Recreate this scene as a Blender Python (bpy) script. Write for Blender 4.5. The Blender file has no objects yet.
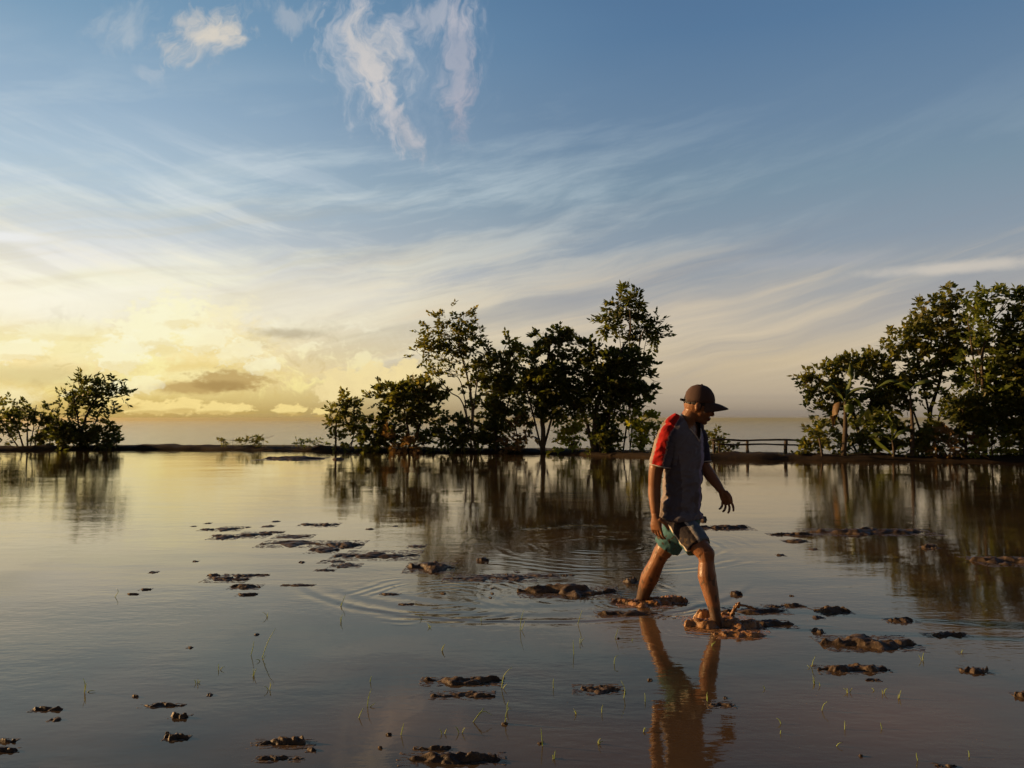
import bpy, bmesh, math, random
import numpy as np
from mathutils import Vector, Matrix, noise, Quaternion
from mathutils.bvhtree import BVHTree
random.seed(7)
RNG = np.random.default_rng(11)
USE_HAZE = True
HAZE_D = 0.00005
S = bpy.context.scene
COL = S.collection
F = 788.0
HOR = 418.0
CAMH = 1.35
PITCH = math.atan((HOR-384.0)/F)
# ------------------------------------------------------------------ camera
cam_d = bpy.data.cameras.new('camera')
cam_d.sensor_width = 36.0
cam_d.lens = 36.0*F/1024.0
cam_d.clip_start = 0.05
cam_d.clip_end = 200000
cam = bpy.data.objects.new('camera', cam_d)
COL.objects.link(cam)
cam.location = (0, 0, CAMH)
cam.rotation_euler = (math.pi/2+PITCH, 0, 0)
S.camera = cam

def ray(px, py):
    x = (px-512)/F; y = -(py-384)/F
    c, s = math.cos(PITCH), math.sin(PITCH)
    return Vector((x, c - s*y, s + c*y))
def P(px, py, Y):
    d = ray(px, py)
    return Vector((0, 0, CAMH)) + d*(Y/d.y)
def G(px, py, z=0.0):
    d = ray(px, py)
    return Vector((0, 0, CAMH)) + d*((z-CAMH)/d.z)

# ------------------------------------------------------------------ objects
def mesh_obj(name, verts, faces, mat=None, parent=None, smooth=False):
    me = bpy.data.meshes.new(name)
    me.from_pydata([tuple(v) for v in verts], [], faces)
    me.update()
    if smooth:
        me.polygons.foreach_set('use_smooth', [True]*len(me.polygons))
    o = bpy.data.objects.new(name, me)
    COL.objects.link(o)
    if mat: me.materials.append(mat)
    if parent: o.parent = parent
    return o
def np_obj(name, V, Q, mat, parent=None, smooth=False):
    """V (n,3), Q (m,4) quads"""
    me = bpy.data.meshes.new(name)
    V = np.asarray(V, dtype=np.float32); Q = np.asarray(Q, dtype=np.int32)
    me.vertices.add(len(V)); me.vertices.foreach_set('co', V.ravel())
    k = Q.shape[1]
    me.loops.add(Q.size); me.loops.foreach_set('vertex_index', Q.ravel())
    me.polygons.add(len(Q))
    me.polygons.foreach_set('loop_start', np.arange(len(Q), dtype=np.int32)*k)
    try: me.polygons.foreach_set('loop_total', np.full(len(Q), k, dtype=np.int32))
    except Exception: pass
    if smooth: me.polygons.foreach_set('use_smooth', np.ones(len(Q), dtype=bool))
    me.update(calc_edges=True); me.validate()
    o = bpy.data.objects.new(name, me)
    COL.objects.link(o)
    me.materials.append(mat)
    if parent: o.parent = parent
    return o
def tag(o, label=None, cat=None, group=None, kind=None):
    if label: o['label'] = label
    if cat: o['category'] = cat
    if group: o['group'] = group
    if kind: o['kind'] = kind
    return o
def empty(name, loc=(0, 0, 0)):
    o = bpy.data.objects.new(name, None)
    o.empty_display_size = 0.2
    COL.objects.link(o)
    o.location = loc
    return o
def keep(o, parent):
    """parent without moving the world position"""
    o.parent = parent
    o.matrix_parent_inverse = Matrix.Translation(-Vector(parent.location))
    return o

# ------------------------------------------------------------------ materials
def new_mat(name):
    m = bpy.data.materials.new(name); m.use_nodes = True
    nt = m.node_tree; nt.nodes.clear()
    out = nt.nodes.new('ShaderNodeOutputMaterial')
    return m, nt, out
class NT:
    """small helper for wiring nodes"""
    def __init__(s, nt): s.nt = nt
    def n(s, t, **kw):
        nd = s.nt.nodes.new(t)
        for k, v in kw.items(): setattr(nd, k, v)
        return nd
    def put(s, sock, v):
        if isinstance(v, bpy.types.NodeSocket): s.nt.links.new(v, sock)
        else: sock.default_value = v
    def m(s, op, a, b=0.0, c=0.0, clamp=False):
        nd = s.n('ShaderNodeMath', operation=op, use_clamp=clamp)
        s.put(nd.inputs[0], a); s.put(nd.inputs[1], b); s.put(nd.inputs[2], c)
        return nd.outputs[0]
    def step(s, v, a, b, lo=0.0, hi=1.0):
        nd = s.n('ShaderNodeMapRange', interpolation_type='SMOOTHSTEP')
        s.put(nd.inputs[0], v); s.put(nd.inputs[1], a); s.put(nd.inputs[2], b)
        s.put(nd.inputs[3], lo); s.put(nd.inputs[4], hi)
        return nd.outputs[0]
    def noise(s, vec, scale, detail=4.0, rough=0.55, dist=0.0, lac=2.0, out=0):
        nd = s.n('ShaderNodeTexNoise')
        s.put(nd.inputs['Vector'], vec); s.put(nd.inputs['Scale'], scale)
        nd.inputs['Detail'].default_value = detail; nd.inputs['Roughness'].default_value = rough
        nd.inputs['Distortion'].default_value = dist; nd.inputs['Lacunarity'].default_value = lac
        return nd.outputs[out]
    def mix(s, f, a, b, t='MIX'):
        nd = s.n('ShaderNodeMix', data_type='RGBA', blend_type=t)
        s.put(nd.inputs[0], f); s.put(nd.inputs[6], a); s.put(nd.inputs[7], b)
        return nd.outputs[2]
    def comb(s, x, y, z=0.0):
        nd = s.n('ShaderNodeCombineXYZ')
        s.put(nd.inputs[0], x); s.put(nd.inputs[1], y); s.put(nd.inputs[2], z)
        return nd.outputs[0]
    def sep(s, v):
        nd = s.n('ShaderNodeSeparateXYZ'); s.put(nd.inputs[0], v); return nd.outputs
    def ramp(s, v, stops, interp='LINEAR'):
        nd = s.n('ShaderNodeValToRGB'); s.put(nd.inputs[0], v)
        r = nd.color_ramp; r.interpolation = interp
        while len(r.elements) < len(stops): r.elements.new(0.5)
        for e, (p, c) in zip(r.elements, stops):
            e.position = p; e.color = (c[0], c[1], c[2], 1)
        return nd.outputs[0]
    def bump(s, h, strength=0.5, dist=0.01):
        nd = s.n('ShaderNodeBump'); s.put(nd.inputs['Height'], h)
        nd.inputs['Strength'].default_value = strength; nd.inputs['Distance'].default_value = dist
        return nd.outputs[0]
    def bsdf(s, color, rough=0.6, spec=0.5, normal=None, **kw):
        nd = s.n('ShaderNodeBsdfPrincipled')
        s.put(nd.inputs['Base Color'], color); s.put(nd.inputs['Roughness'], rough)
        s.put(nd.inputs['Specular IOR Level'], spec)
        if normal is not None: s.put(nd.inputs['Normal'], normal)
        for k, v in kw.items(): s.put(nd.inputs[k.replace('_', ' ')], v)
        return nd.outputs[0]
def c4(*c): return (c[0], c[1], c[2], 1.0)
def lin(r, g, b): return tuple((v/255.0)**2.2 for v in (r, g, b))

def soil_mat(name, ca, cb, rough=0.55, scale=9.0, bump=0.7, dist=0.02, spec=0.5):
    m, nt, out = new_mat(name); N = NT(nt)
    geo = N.n('ShaderNodeNewGeometry').outputs['Position']
    a = N.noise(geo, scale, 6, 0.65); b = N.noise(geo, scale*7, 4, 0.6)
    f = N.m('ADD', N.m('MULTIPLY', a, 0.7), N.m('MULTIPLY', b, 0.3))
    col = N.mix(N.step(f, 0.38, 0.62), c4(*ca), c4(*cb))
    nt.links.new(N.bsdf(col, N.step(a, 0.3, 0.7, rough-0.15, rough+0.2), spec, N.bump(f, bump, dist)), out.inputs[0])
    return m
MUD = soil_mat('wet_mud', (0.042, 0.029, 0.019), (0.115, 0.080, 0.050), 0.55, 14, 0.9, 0.012, 0.35)
BANKM = soil_mat('bank_soil', (0.018, 0.012, 0.008), (0.040, 0.027, 0.016), 0.9, 5, 0.8, 0.03, 0.2)
GROUNDM = soil_mat('ground_soil', (0.04, 0.03, 0.018), (0.07, 0.06, 0.03), 0.9, 0.8, 0.4, 0.05, 0.2)
BARK = soil_mat('bark', (0.05, 0.038, 0.028), (0.11, 0.085, 0.06), 0.85, 12, 0.8, 0.02, 0.2)
PALEBARK = soil_mat('pale_bark', (0.13, 0.10, 0.075), (0.24, 0.19, 0.14), 0.85, 12, 0.8, 0.02, 0.2)
CHURN_LIT = soil_mat('churned_mud', (0.14, 0.072, 0.030), (0.42, 0.22, 0.085), 0.32, 18, 0.9, 0.012, 0.5)  # lighter mud tone with the orange backlit glow put into its colour
WOOD = soil_mat('weathered_wood', (0.045, 0.036, 0.03), (0.10, 0.08, 0.062), 0.8, 10, 0.6, 0.01, 0.2)

def leaf_mat(name, ca, cb, cc, trans=0.55):
    m, nt, out = new_mat(name); N = NT(nt)
    r = N.n('ShaderNodeNewGeometry')
    geo = r.outputs['Position']; isl = r.outputs['Random Per Island']
    n = N.noise(geo, 1.6, 2, 0.5)
    col = N.mix(N.step(n, 0.35, 0.65), c4(*ca), c4(*cb))
    col = N.mix(N.step(isl, 0.72, 1.0), col, c4(*cc))
    p = N.bsdf(col, 0.5, 0.35)
    t = N.n('ShaderNodeBsdfTranslucent')
    N.put(t.inputs[0], N.mix(0.5, col, N.mix(1.0, col, c4(1.6, 1.5, 0.5), 'MULTIPLY')))
    mx = N.n('ShaderNodeMixShader'); mx.inputs[0].default_value = trans
    nt.links.new(p, mx.inputs[1]); nt.links.new(t.outputs[0], mx.inputs[2])
    nt.links.new(mx.outputs[0], out.inputs[0])
    return m
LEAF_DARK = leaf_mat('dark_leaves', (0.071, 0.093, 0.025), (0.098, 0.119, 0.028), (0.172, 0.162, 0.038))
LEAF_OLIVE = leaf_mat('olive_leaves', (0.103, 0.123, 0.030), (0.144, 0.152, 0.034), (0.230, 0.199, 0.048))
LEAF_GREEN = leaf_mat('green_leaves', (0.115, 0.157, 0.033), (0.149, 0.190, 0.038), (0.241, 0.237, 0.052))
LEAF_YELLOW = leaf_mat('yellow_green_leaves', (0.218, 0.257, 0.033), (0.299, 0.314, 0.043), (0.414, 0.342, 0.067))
LEAF_DRY = leaf_mat('dry_leaves', (0.19, 0.12, 0.05), (0.26, 0.16, 0.065), (0.32, 0.2, 0.09), 0.3)
GRASSM = leaf_mat('grass_blades', (0.07, 0.09, 0.025), (0.13, 0.13, 0.04), (0.24, 0.2, 0.09), 0.35)
SPROUT = leaf_mat('rice_sprout', (0.28, 0.40, 0.14), (0.38, 0.48, 0.19), (0.50, 0.55, 0.28), 0.4)
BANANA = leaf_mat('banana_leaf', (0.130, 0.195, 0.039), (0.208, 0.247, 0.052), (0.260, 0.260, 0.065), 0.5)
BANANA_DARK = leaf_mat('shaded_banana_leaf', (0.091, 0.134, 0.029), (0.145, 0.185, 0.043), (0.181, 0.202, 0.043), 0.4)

# ------------------------------------------------------------------ tubes
class MB:
    def __init__(s): s.v = []; s.f = []
    def tube(s, pts, rad, seg=7, cap=True):
        pts = [Vector(p) for p in pts]; n = len(pts); base = len(s.v)
        up = Vector((0.31, 0.17, 0.93)).normalized(); prev = None
        for i, p in enumerate(pts):
            t = (pts[min(i+1, n-1)]-pts[max(i-1, 0)])
            t = t.normalized() if t.length > 1e-9 else Vector((0, 0, 1))
            a = prev - t*prev.dot(t) if prev is not None else up.cross(t)
            if a.length < 1e-4: a = Vector((1, 0, 0)).cross(t)
            a.normalize(); b = t.cross(a); prev = a
            r = rad[i] if hasattr(rad, '__len__') else rad
            for k in range(seg):
                an = 2*math.pi*k/seg
                s.v.append(p + a*(math.cos(an)*r) + b*(math.sin(an)*r))
        for i in range(n-1):
            for k in range(seg):
                a0 = base+i*seg+k; a1 = base+i*seg+(k+1) % seg
                s.f.append((a0, a1, a1+seg, a0+seg))
        if cap:
            s.f.append(tuple(base+k for k in reversed(range(seg))))
            s.f.append(tuple(base+(n-1)*seg+k for k in range(seg)))
    def loft(s, rings):
        """rings: lists of points with the same length, closed and capped"""
        base = len(s.v); seg = len(rings[0])
        for r in rings: s.v.extend(r)
        for i in range(len(rings)-1):
            for k in range(seg):
                a0 = base+i*seg+k; a1 = base+i*seg+(k+1) % seg
                s.f.append((a0, a1, a1+seg, a0+seg))
        s.f.append(tuple(base+k for k in reversed(range(seg))))
        s.f.append(tuple(base+(len(rings)-1)*seg+k for k in range(seg)))
    def ball(s, c, ax, ay, az, seg=14, rings=9):
        """ellipsoid, ax ay az are full vectors of the half axes"""
        c = Vector(c); rr = []
        for i in range(1, rings):
            th = math.pi*i/rings
            rr.append([c - Vector(az)*math.cos(th) + (Vector(ax)*math.cos(2*math.pi*k/seg)+Vector(ay)*math.sin(2*math.pi*k/seg))*math.sin(th) for k in range(seg)])
        s.loft(rr)
    def build(s, name, mat, parent=None, smooth=True):
        return mesh_obj(name, s.v, s.f, mat, parent, smooth)
def spline(pts, n):
    """Catmull-Rom through the points"""
    pts = [Vector(p) for p in pts]
    P_ = [pts[0]*2-pts[1]] + pts + [pts[-1]*2-pts[-2]]
    out = []
    m = len(pts)-1
    for i in range(n):
        u = i/(n-1)*m; k = min(int(u), m-1); t = u-k
        a, b, c, d = P_[k:k+4]
        out.append(0.5*((2*b)+(c-a)*t+(2*a-5*b+4*c-d)*t*t+(3*b-a-3*c+d)*t**3))
    return out
def lerpn(vals, n):
    m = len(vals)-1
    return [vals[min(int(i/(n-1)*m), m-1)]*(1-(i/(n-1)*m-min(int(i/(n-1)*m), m-1))) + vals[min(int(i/(n-1)*m), m-1)+1]*(i/(n-1)*m-min(int(i/(n-1)*m), m-1)) for i in range(n)]
# ================================================================== SKY AND SUN
SUN_AZ, SUN_EL = -78.0, 12.0          # degrees, azimuth measured from +Y towards +X
w = bpy.data.worlds.new('World'); S.world = w; w.use_nodes = True
wt = w.node_tree; wt.nodes.clear(); N = NT(wt)
sky = N.n('ShaderNodeTexSky', sky_type='NISHITA', sun_disc=False)
sky.sun_elevation = math.radians(SUN_EL); sky.sun_rotation = math.radians(SUN_AZ)
sky.air_density = 1.0; sky.dust_density = 2.0; sky.ozone_density = 1.5
tc = N.n('ShaderNodeTexCoord').outputs['Generated']
nx, ny, nz = N.sep(tc)
DEG = 57.29578
az = N.m('MULTIPLY', N.m('ARCTAN2', nx, ny), DEG)
el = N.m('MULTIPLY', N.m('ARCSINE', nz), DEG)
def sp(px, py):
    d = ray(px, py).normalized()
    return math.degrees(math.atan2(d.x, d.y)), math.degrees(math.asin(d.z))
def K(c, k=10.0): return tuple(v*k for v in lin(*c))
def elramp(stops):
    t = N.m('DIVIDE', el, 60.0, clamp=True)
    return N.ramp(t, [(e/60.0, lin(*c)) for e, c in stops])
right = elramp([(0, (140, 126, 112)), (0.7, (160, 146, 128)), (1.6, (182, 166, 144)), (4, (205, 186, 155)), (6.5, (190, 180, 165)), (8.5, (165, 165, 165)),
                (12, (138, 152, 166)), (16, (122, 145, 163)), (20, (108, 134, 160)), (26, (88, 120, 154)), (34, (74, 106, 145)), (50, (40, 60, 90))])
left = elramp([(0, (190, 160, 92)), (0.7, (212, 182, 104)), (1.6, (232, 206, 126)), (3.0, (255, 230, 160)), (5.5, (255, 240, 196)), (8.3, (255, 248, 226)), (10.3, (238, 236, 230)),
               (12, (210, 217, 220)), (15.5, (180, 200, 214)), (20, (150, 176, 199)), (25, (122, 156, 184)), (29, (104, 142, 174)), (50, (50, 74, 106))])
warp = N.noise(N.comb(N.m('MULTIPLY', az, 0.03), N.m('MULTIPLY', el, 0.08), 3.3), 1.0, 3, 0.5)
azw = N.m('ADD', az, N.m('MULTIPLY', N.m('SUBTRACT', warp, 0.5), 22.0))
col = N.mix(N.step(azw, -32.0, 14.0), left, right)
# glow round the hidden sun, left of the frame
d2 = N.m('POWER', N.m('ADD', N.m('POWER', N.m('DIVIDE', N.m('SUBTRACT', az, SUN_AZ), 38.0), 2.0), N.m('POWER', N.m('DIVIDE', N.m('SUBTRACT', el, 8.0), 16.0), 2.0)), 0.5)
glow = N.step(d2, 1.0, 0.0)
col = N.mix(N.m('MULTIPLY', glow, 0.85), col, c4(1.15, 0.86, 0.42))
# cirrus streaks, tilted down to the left
ca, sa = math.cos(math.radians(12)), math.sin(math.radians(12))
u = N.m('ADD', N.m('MULTIPLY', az, ca), N.m('MULTIPLY', el, sa)); v = N.m('SUBTRACT', N.m('MULTIPLY', el, ca), N.m('MULTIPLY', az, sa))
wv = N.noise(N.comb(N.m('MULTIPLY', u, 0.05), N.m('MULTIPLY', v, 0.09), 9.1), 1.0, 3, 0.5, out=1)
wx, wy, wz = N.sep(wv)
uw = N.m('ADD', u, N.m('MULTIPLY', N.m('SUBTRACT', wx, 0.5), 9.0)); vw = N.m('ADD', v, N.m('MULTIPLY', N.m('SUBTRACT', wy, 0.5), 4.5))
st1 = N.noise(N.comb(N.m('MULTIPLY', uw, 0.045), N.m('MULTIPLY', vw, 0.26), 1.7), 1.0, 7, 0.62)
st2 = N.noise(N.comb(N.m('MULTIPLY', uw, 0.02), N.m('MULTIPLY', vw, 0.5), 5.7), 1.0, 5, 0.6)
band = N.m('MULTIPLY', N.step(el, 1.5, 6.0), N.step(el, 25.0, 13.0))
sm = N.m('MULTIPLY', N.m('MULTIPLY', N.step(st1, 0.44, 0.64), band), N.step(az, 25.0, -15.0, 0.12, 0.85))
cwarm = N.mix(N.step(el, 7.0, 17.0), N.mix(N.step(az, -28.0, 12.0), c4(*lin(255, 250, 220)), c4(*lin(218, 200, 172))), c4(*lin(196, 210, 216)))
col = N.mix(sm, col, cwarm)
# left-hand fan of streaks running the other way
ca2, sa2 = math.cos(math.radians(-15)), math.sin(math.radians(-15))
u2 = N.m('ADD', N.m('MULTIPLY', az, ca2), N.m('MULTIPLY', el, sa2)); v2 = N.m('SUBTRACT', N.m('MULTIPLY', el, ca2), N.m('MULTIPLY', az, sa2))
u2w = N.m('ADD', u2, N.m('MULTIPLY', N.m('SUBTRACT', wy, 0.5), 8.0)); v2w = N.m('ADD', v2, N.m('MULTIPLY', N.m('SUBTRACT', wz, 0.5), 3.0))
st3 = N.noise(N.comb(N.m('MULTIPLY', u2w, 0.07), N.m('MULTIPLY', v2w, 0.62), 3.1), 1.0, 8, 0.64)
lm = N.m('MULTIPLY', N.m('MULTIPLY', N.step(el, 4.5, 8.0), N.step(el, 21.0, 13.0)), N.step(az, -6.0, -20.0))
col = N.mix(N.m('MULTIPLY', N.m('MULTIPLY', N.step(st3, 0.46, 0.70), lm), 0.55), col, N.mix(N.step(el, 9.0, 16.0), c4(*lin(255, 246, 220)), c4(*lin(222, 230, 234))))
col = N.mix(N.m('MULTIPLY', N.m('MULTIPLY', N.step(st3, 0.50, 0.34), lm), 0.38), col, N.mix(N.step(el, 8.0, 14.0), c4(*lin(222, 214, 196)), c4(*lin(164, 186, 202))))
dk = N.m('MULTIPLY', N.m('MULTIPLY', N.step(st2, 0.47, 0.64), N.step(el, 2.0, 5.0)), N.step(el, 18.0, 9.0))
col = N.mix(N.m('MULTIPLY', dk, 0.26), col, N.mix(N.step(az, -26.0, 8.0), c4(*lin(206, 190, 140)), c4(*lin(140, 142, 152))))
st4 = N.noise(N.comb(N.m('MULTIPLY', uw, 0.05), N.m('MULTIPLY', vw, 0.75), 15.7), 1.0, 7, 0.62)
rm = N.m('MULTIPLY', N.m('MULTIPLY', N.step(el, 1.5, 4.0), N.step(el, 14.0, 8.0)), N.step(az, -22.0, -8.0))
col = N.mix(N.m('MULTIPLY', N.m('MULTIPLY', N.step(st4, 0.46, 0.72), rm), 0.45), col, c4(*lin(226, 206, 174)))
col = N.mix(N.m('MULTIPLY', N.m('MULTIPLY', N.step(st4, 0.48, 0.32), rm), 0.26), col, c4(*lin(148, 150, 158)))
# low far haze bands above the horizon
hb = N.noise(N.comb(N.m('MULTIPLY', az, 0.01), N.m('MULTIPLY', el, 1.3), 8.8), 1.0, 3, 0.5)
col = N.mix(N.m('MULTIPLY', N.m('MULTIPLY', N.step(hb, 0.45, 0.6), N.step(el, 2.2, 0.4)), 0.35), col, N.mix(N.step(az, -22.0, 8.0), c4(*lin(190, 165, 85)), c4(*lin(140, 132, 124))))
cn_a = N.noise(N.comb(N.m('MULTIPLY', az, 0.22), N.m('MULTIPLY', el, 0.3), 0.4), 1.0, 7, 0.6)
cn_b = N.noise(N.comb(N.m('MULTIPLY', az, 0.6), N.m('MULTIPLY', el, 0.9), 4.4), 1.0, 6, 0.65)
cn_f = N.noise(N.comb(N.m('MULTIPLY', az, 1.5), N.m('MULTIPLY', el, 2.4), 7.4), 1.0, 6, 0.62)
cn_w = N.noise(N.comb(N.m('MULTIPLY', az, 0.16), N.m('MULTIPLY', el, 0.16), 2.4), 1.0, 4, 0.55, out=1)
cwx, cwy, cwz = N.sep(cn_w)
azc = N.m('ADD', az, N.m('MULTIPLY', N.m('SUBTRACT', cwx, 0.5), 7.0)); elc = N.m('ADD', el, N.m('MULTIPLY', N.m('SUBTRACT', cwy, 0.5), 7.0))
cn_d = N.noise(N.comb(N.m('MULTIPLY', azc, 0.9), N.m('MULTIPLY', elc, 0.5), 6.4), 1.0, 8, 0.62)
def cloud(px, py, rx, ry, rot, rgb, amp, nz_=None, warped=False, hard=0.25, amt=1.0, k=1.0):
    """one cloud of its own at a direction: soft ellipse broken up by noise; radii in photo pixels"""
    global col
    a0, e0 = sp(px, py); A = azc if warped else az; E = elc if warped else el
    k_ = 0.0727
    da = N.m('SUBTRACT', A, a0); de = N.m('SUBTRACT', E, e0)
    c_, s_ = math.cos(math.radians(rot)), math.sin(math.radians(rot))
    x = N.m('DIVIDE', N.m('ADD', N.m('MULTIPLY', da, c_), N.m('MULTIPLY', de, s_)), rx*k_)
    y = N.m('DIVIDE', N.m('SUBTRACT', N.m('MULTIPLY', de, c_), N.m('MULTIPLY', da, s_)), ry*k_)
    d = N.m('SQRT', N.m('ADD', N.m('MULTIPLY', x, x), N.m('MULTIPLY', y, y)))
    d = N.m('ADD', d, N.m('MULTIPLY', N.m('SUBTRACT', nz_ or cn_b, 0.5), amp))
    mk = N.m('MULTIPLY', N.step(d, 1.0, hard), amt)
    c = lin(*rgb)
    col = N.mix(mk, col, c4(c[0]*k, c[1]*k, c[2]*k))
# upper wispy ring cloud
for q in [(372, 60, 42, 62, 8, (210, 208, 210), .75), (392, 105, 20, 46, 28, (212, 206, 206), .75), (378, 62, 20, 44, 6, (238, 222, 204), .8), (412, 128, 16, 36, 24, (212, 200, 196), .6),
          (418, 14, 46, 15, -8, (204, 200, 204), .75), (456, 58, 15, 46, 12, (200, 192, 198), .75), (466, 100, 12, 40, 4, (196, 182, 188), .55), (410, 60, 70, 90, 12, (165, 180, 198), .3)]:
    cloud(q[0], q[1], q[2]*1.25, q[3]*1.25, q[4], q[5], 2.6, cn_d, True, 0.0, q[6]*.62)
# small puffs upper left
for q in [(205, 42, 34, 30, -30, (224, 214, 200), .85), (212, 40, 16, 16, -30, (242, 226, 200), .7), (135, 18, 26, 22, 0, (196, 202, 206), .6), (165, 75, 14, 12, 0, (190, 198, 206), .5), (285, 4, 40, 14, 0, (206, 204, 204), .5)]:
    cloud(q[0], q[1], q[2]*1.2, q[3]*1.2, q[4], q[5], 2.4, cn_d, True, 0.0, q[6]*.7)
cloud(8, 237, 44, 6, 3, (240, 240, 238), 0.7, cn_b, False, 0.2, .85)
cloud(960, 267, 105, 8, 0, (212, 202, 188), 0.7, cn_b, False, 0.2, .75)
cloud(800, 262, 120, 10, 0, (170, 172, 178), 0.9, cn_b, False, 0.1, .4)
cloud(300, 300, 200, 28, 8, (240, 232, 212), 1.3, cn_a, False, 0.1, .5)
cloud(60, 305, 170, 24, 6, (255, 251, 232), 1.3, cn_a, False, 0.1, .6)
# sunlit bank of cloud low on the left
puff = N.noise(N.comb(N.m('MULTIPLY', azc, 0.34), N.m('MULTIPLY', elc, 0.62), 12.2), 2.0, 7, 0.6, 0.2)
pm = N.m('MULTIPLY', N.m('MULTIPLY', N.step(el, 0.9, 2.2), N.step(el, 8.5, 4.5)), N.step(az, -2.0, -14.0))
col = N.mix(N.m('MULTIPLY', N.m('MULTIPLY', N.step(puff, 0.50, 0.66), pm), 0.75), col, N.mix(N.step(el, 2.0, 7.0), c4(*lin(255, 238, 160)), c4(*lin(255, 249, 222))))
col = N.mix(N.m('MULTIPLY', N.m('MULTIPLY', N.step(puff, 0.46, 0.34), pm), 0.45), col, N.mix(N.step(el, 2.0, 8.0), c4(*lin(214, 184, 112)), c4(*lin(200, 192, 172))))
cloud(190, 352, 100, 50, 0, (252, 230, 160), 1.2, cn_f, False, 0.15, .8)
cloud(200, 372, 110, 16, 0, (232, 204, 124), 1.3, cn_f, False, 0.2, .6)
cloud(165, 330, 60, 36, 30, (255, 246, 190), 1.6, cn_f, False, 0.3, .85)
cloud(215, 318, 50, 16, 20, (255, 244, 200), 1.6, cn_f, False, 0.3, .6)
cloud(140, 368, 34, 26, 0, (255, 243, 170), 1.4, cn_f, False, 0.3, .8)
cloud(60, 345, 110, 22, 0, (250, 238, 176), 1.0, cn_a, False, 0.2, .7)
cloud(30, 375, 90, 14, 0, (206, 192, 140), 1.0, cn_a, False, 0.2, .55)
cloud(290, 333, 46, 7, 0, (186, 172, 142), 0.8, cn_f, False, 0.2, .7)
cloud(212, 376, 74, 10, 0, (254, 240, 176), 1.0, cn_f, False, 0.3, .8)
cloud(232, 380, 50, 13, 0, (190, 158, 98), 1.7, cn_f, False, 0.4, .9)
cloud(195, 388, 44, 8, 0, (188, 156, 96), 1.5, cn_f, False, 0.4, .85)
cloud(225, 386, 36, 7, 0, (168, 138, 84), 0.7, cn_f, False, 0.3, .8)
for (x_, y_, a_, b_) in [(150, 408, 26, 7), (185, 406, 22, 8), (215, 408, 22, 7), (243, 408, 14, 5), (290, 409, 16, 6), (120, 402, 18, 9), (320, 411, 10, 4)]:
    cloud(x_, y_, a_, b_, 0, (252, 226, 148), 2.0, cn_f, False, 0.72, .9)
    cloud(x_+2, y_+5, a_*1.1, b_*.45, 0, (200, 168, 96), 0.7, cn_f, False, 0.4, .6)
for (x_, y_, a_, b_) in [(345, 385, 26, 18), (372, 378, 22, 18), (395, 382, 18, 18), (330, 392, 20, 12), (408, 372, 14, 16)]:
    cloud(x_, y_, a_, b_, 0, (246, 224, 164), 1.7, cn_f, False, 0.7, .8)
for (x_, y_, a_, b_, am_) in [(150, 330, 34, 22, .7), (178, 312, 26, 16, .6), (122, 352, 26, 20, .7), (205, 338, 26, 16, .6), (240, 352, 26, 12, .5), (262, 365, 18, 10, .6), (136, 386, 26, 9, .45), (95, 392, 26, 8, .6), (20, 350, 30, 10, .6), (60, 330, 40, 10, .4)]:
    cloud(x_, y_, a_, b_, 10, (255, 250, 214), 2.2, cn_f, False, 0.7, am_)
    cloud(x_+6, y_+b_*.8, a_*.9, b_*.4, 0, (236, 212, 146), 1.8, cn_f, False, 0.5, am_*.7)
cloud(5, 398, 40, 14, 0, (252, 240, 190), 0.9, cn_f, False, 0.3, .7)
# unseen sky behind the camera, darkened to cut the fill light
rear_dim = N.step(ny, 0.40, -0.25)
col = N.mix(N.m('MULTIPLY', rear_dim, 0.9), col, c4(*lin(54, 52, 56)))
# the clouds and veil lie over the clear Nishita sky
veil = N.mix(1.0, col, c4(10, 10, 10), 'MULTIPLY')
bgc = N.mix(N.m('ADD', N.m('MULTIPLY', rear_dim, 0.05), 0.93), sky.outputs[0], veil)
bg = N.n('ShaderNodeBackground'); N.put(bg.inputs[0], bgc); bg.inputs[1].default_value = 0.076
wo = N.n('ShaderNodeOutputWorld'); wt.links.new(bg.outputs[0], wo.inputs[0])
try:
    w.cycles.sampling_method = 'MANUAL'; w.cycles.sample_map_resolution = 1024
except Exception: pass

sd = bpy.data.lights.new('sun', 'SUN'); sd.energy = 5.0; sd.angle = math.radians(0.6); sd.color = (1.0, 0.60, 0.26)
so = bpy.data.objects.new('sun', sd); COL.objects.link(so)
sdir = Vector((math.sin(math.radians(SUN_AZ))*math.cos(math.radians(SUN_EL)), math.cos(math.radians(SUN_AZ))*math.cos(math.radians(SUN_EL)), math.sin(math.radians(SUN_EL))))
so.rotation_euler = sdir.to_track_quat('Z', 'Y').to_euler()
so.location = sdir*60
S.view_settings.view_transform = 'Standard'; S.view_settings.look = 'None'
S.view_settings.exposure = 0.4; S.view_settings.gamma = 1.0

# ================================================================== GROUND, WATER, SEA, BANK
def waterline(px):
    xs = [-700, -300, 0, 180, 440, 560, 700, 1000, 1400, 1800]
    ys = [456, 452, 450.6, 449.3, 453, 454, 459.5, 462, 466, 470]
    return float(np.interp(px, xs, ys))
front = [G(px, waterline(px)) for px in range(-300, 1401, 50)]
loop = [Vector((p.x, p.y, 0)) for p in front]
xl, xr = loop[0].x, loop[-1].x
loop += [Vector((xr+3, 12, 0)), Vector((xr+2, -6, 0)), Vector((xr-6, -14, 0)), Vector((0, -16, 0)), Vector((xl+8, -15, 0)), Vector((xl-2, -6, 0)), Vector((xl-3, 14, 0))]
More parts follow.
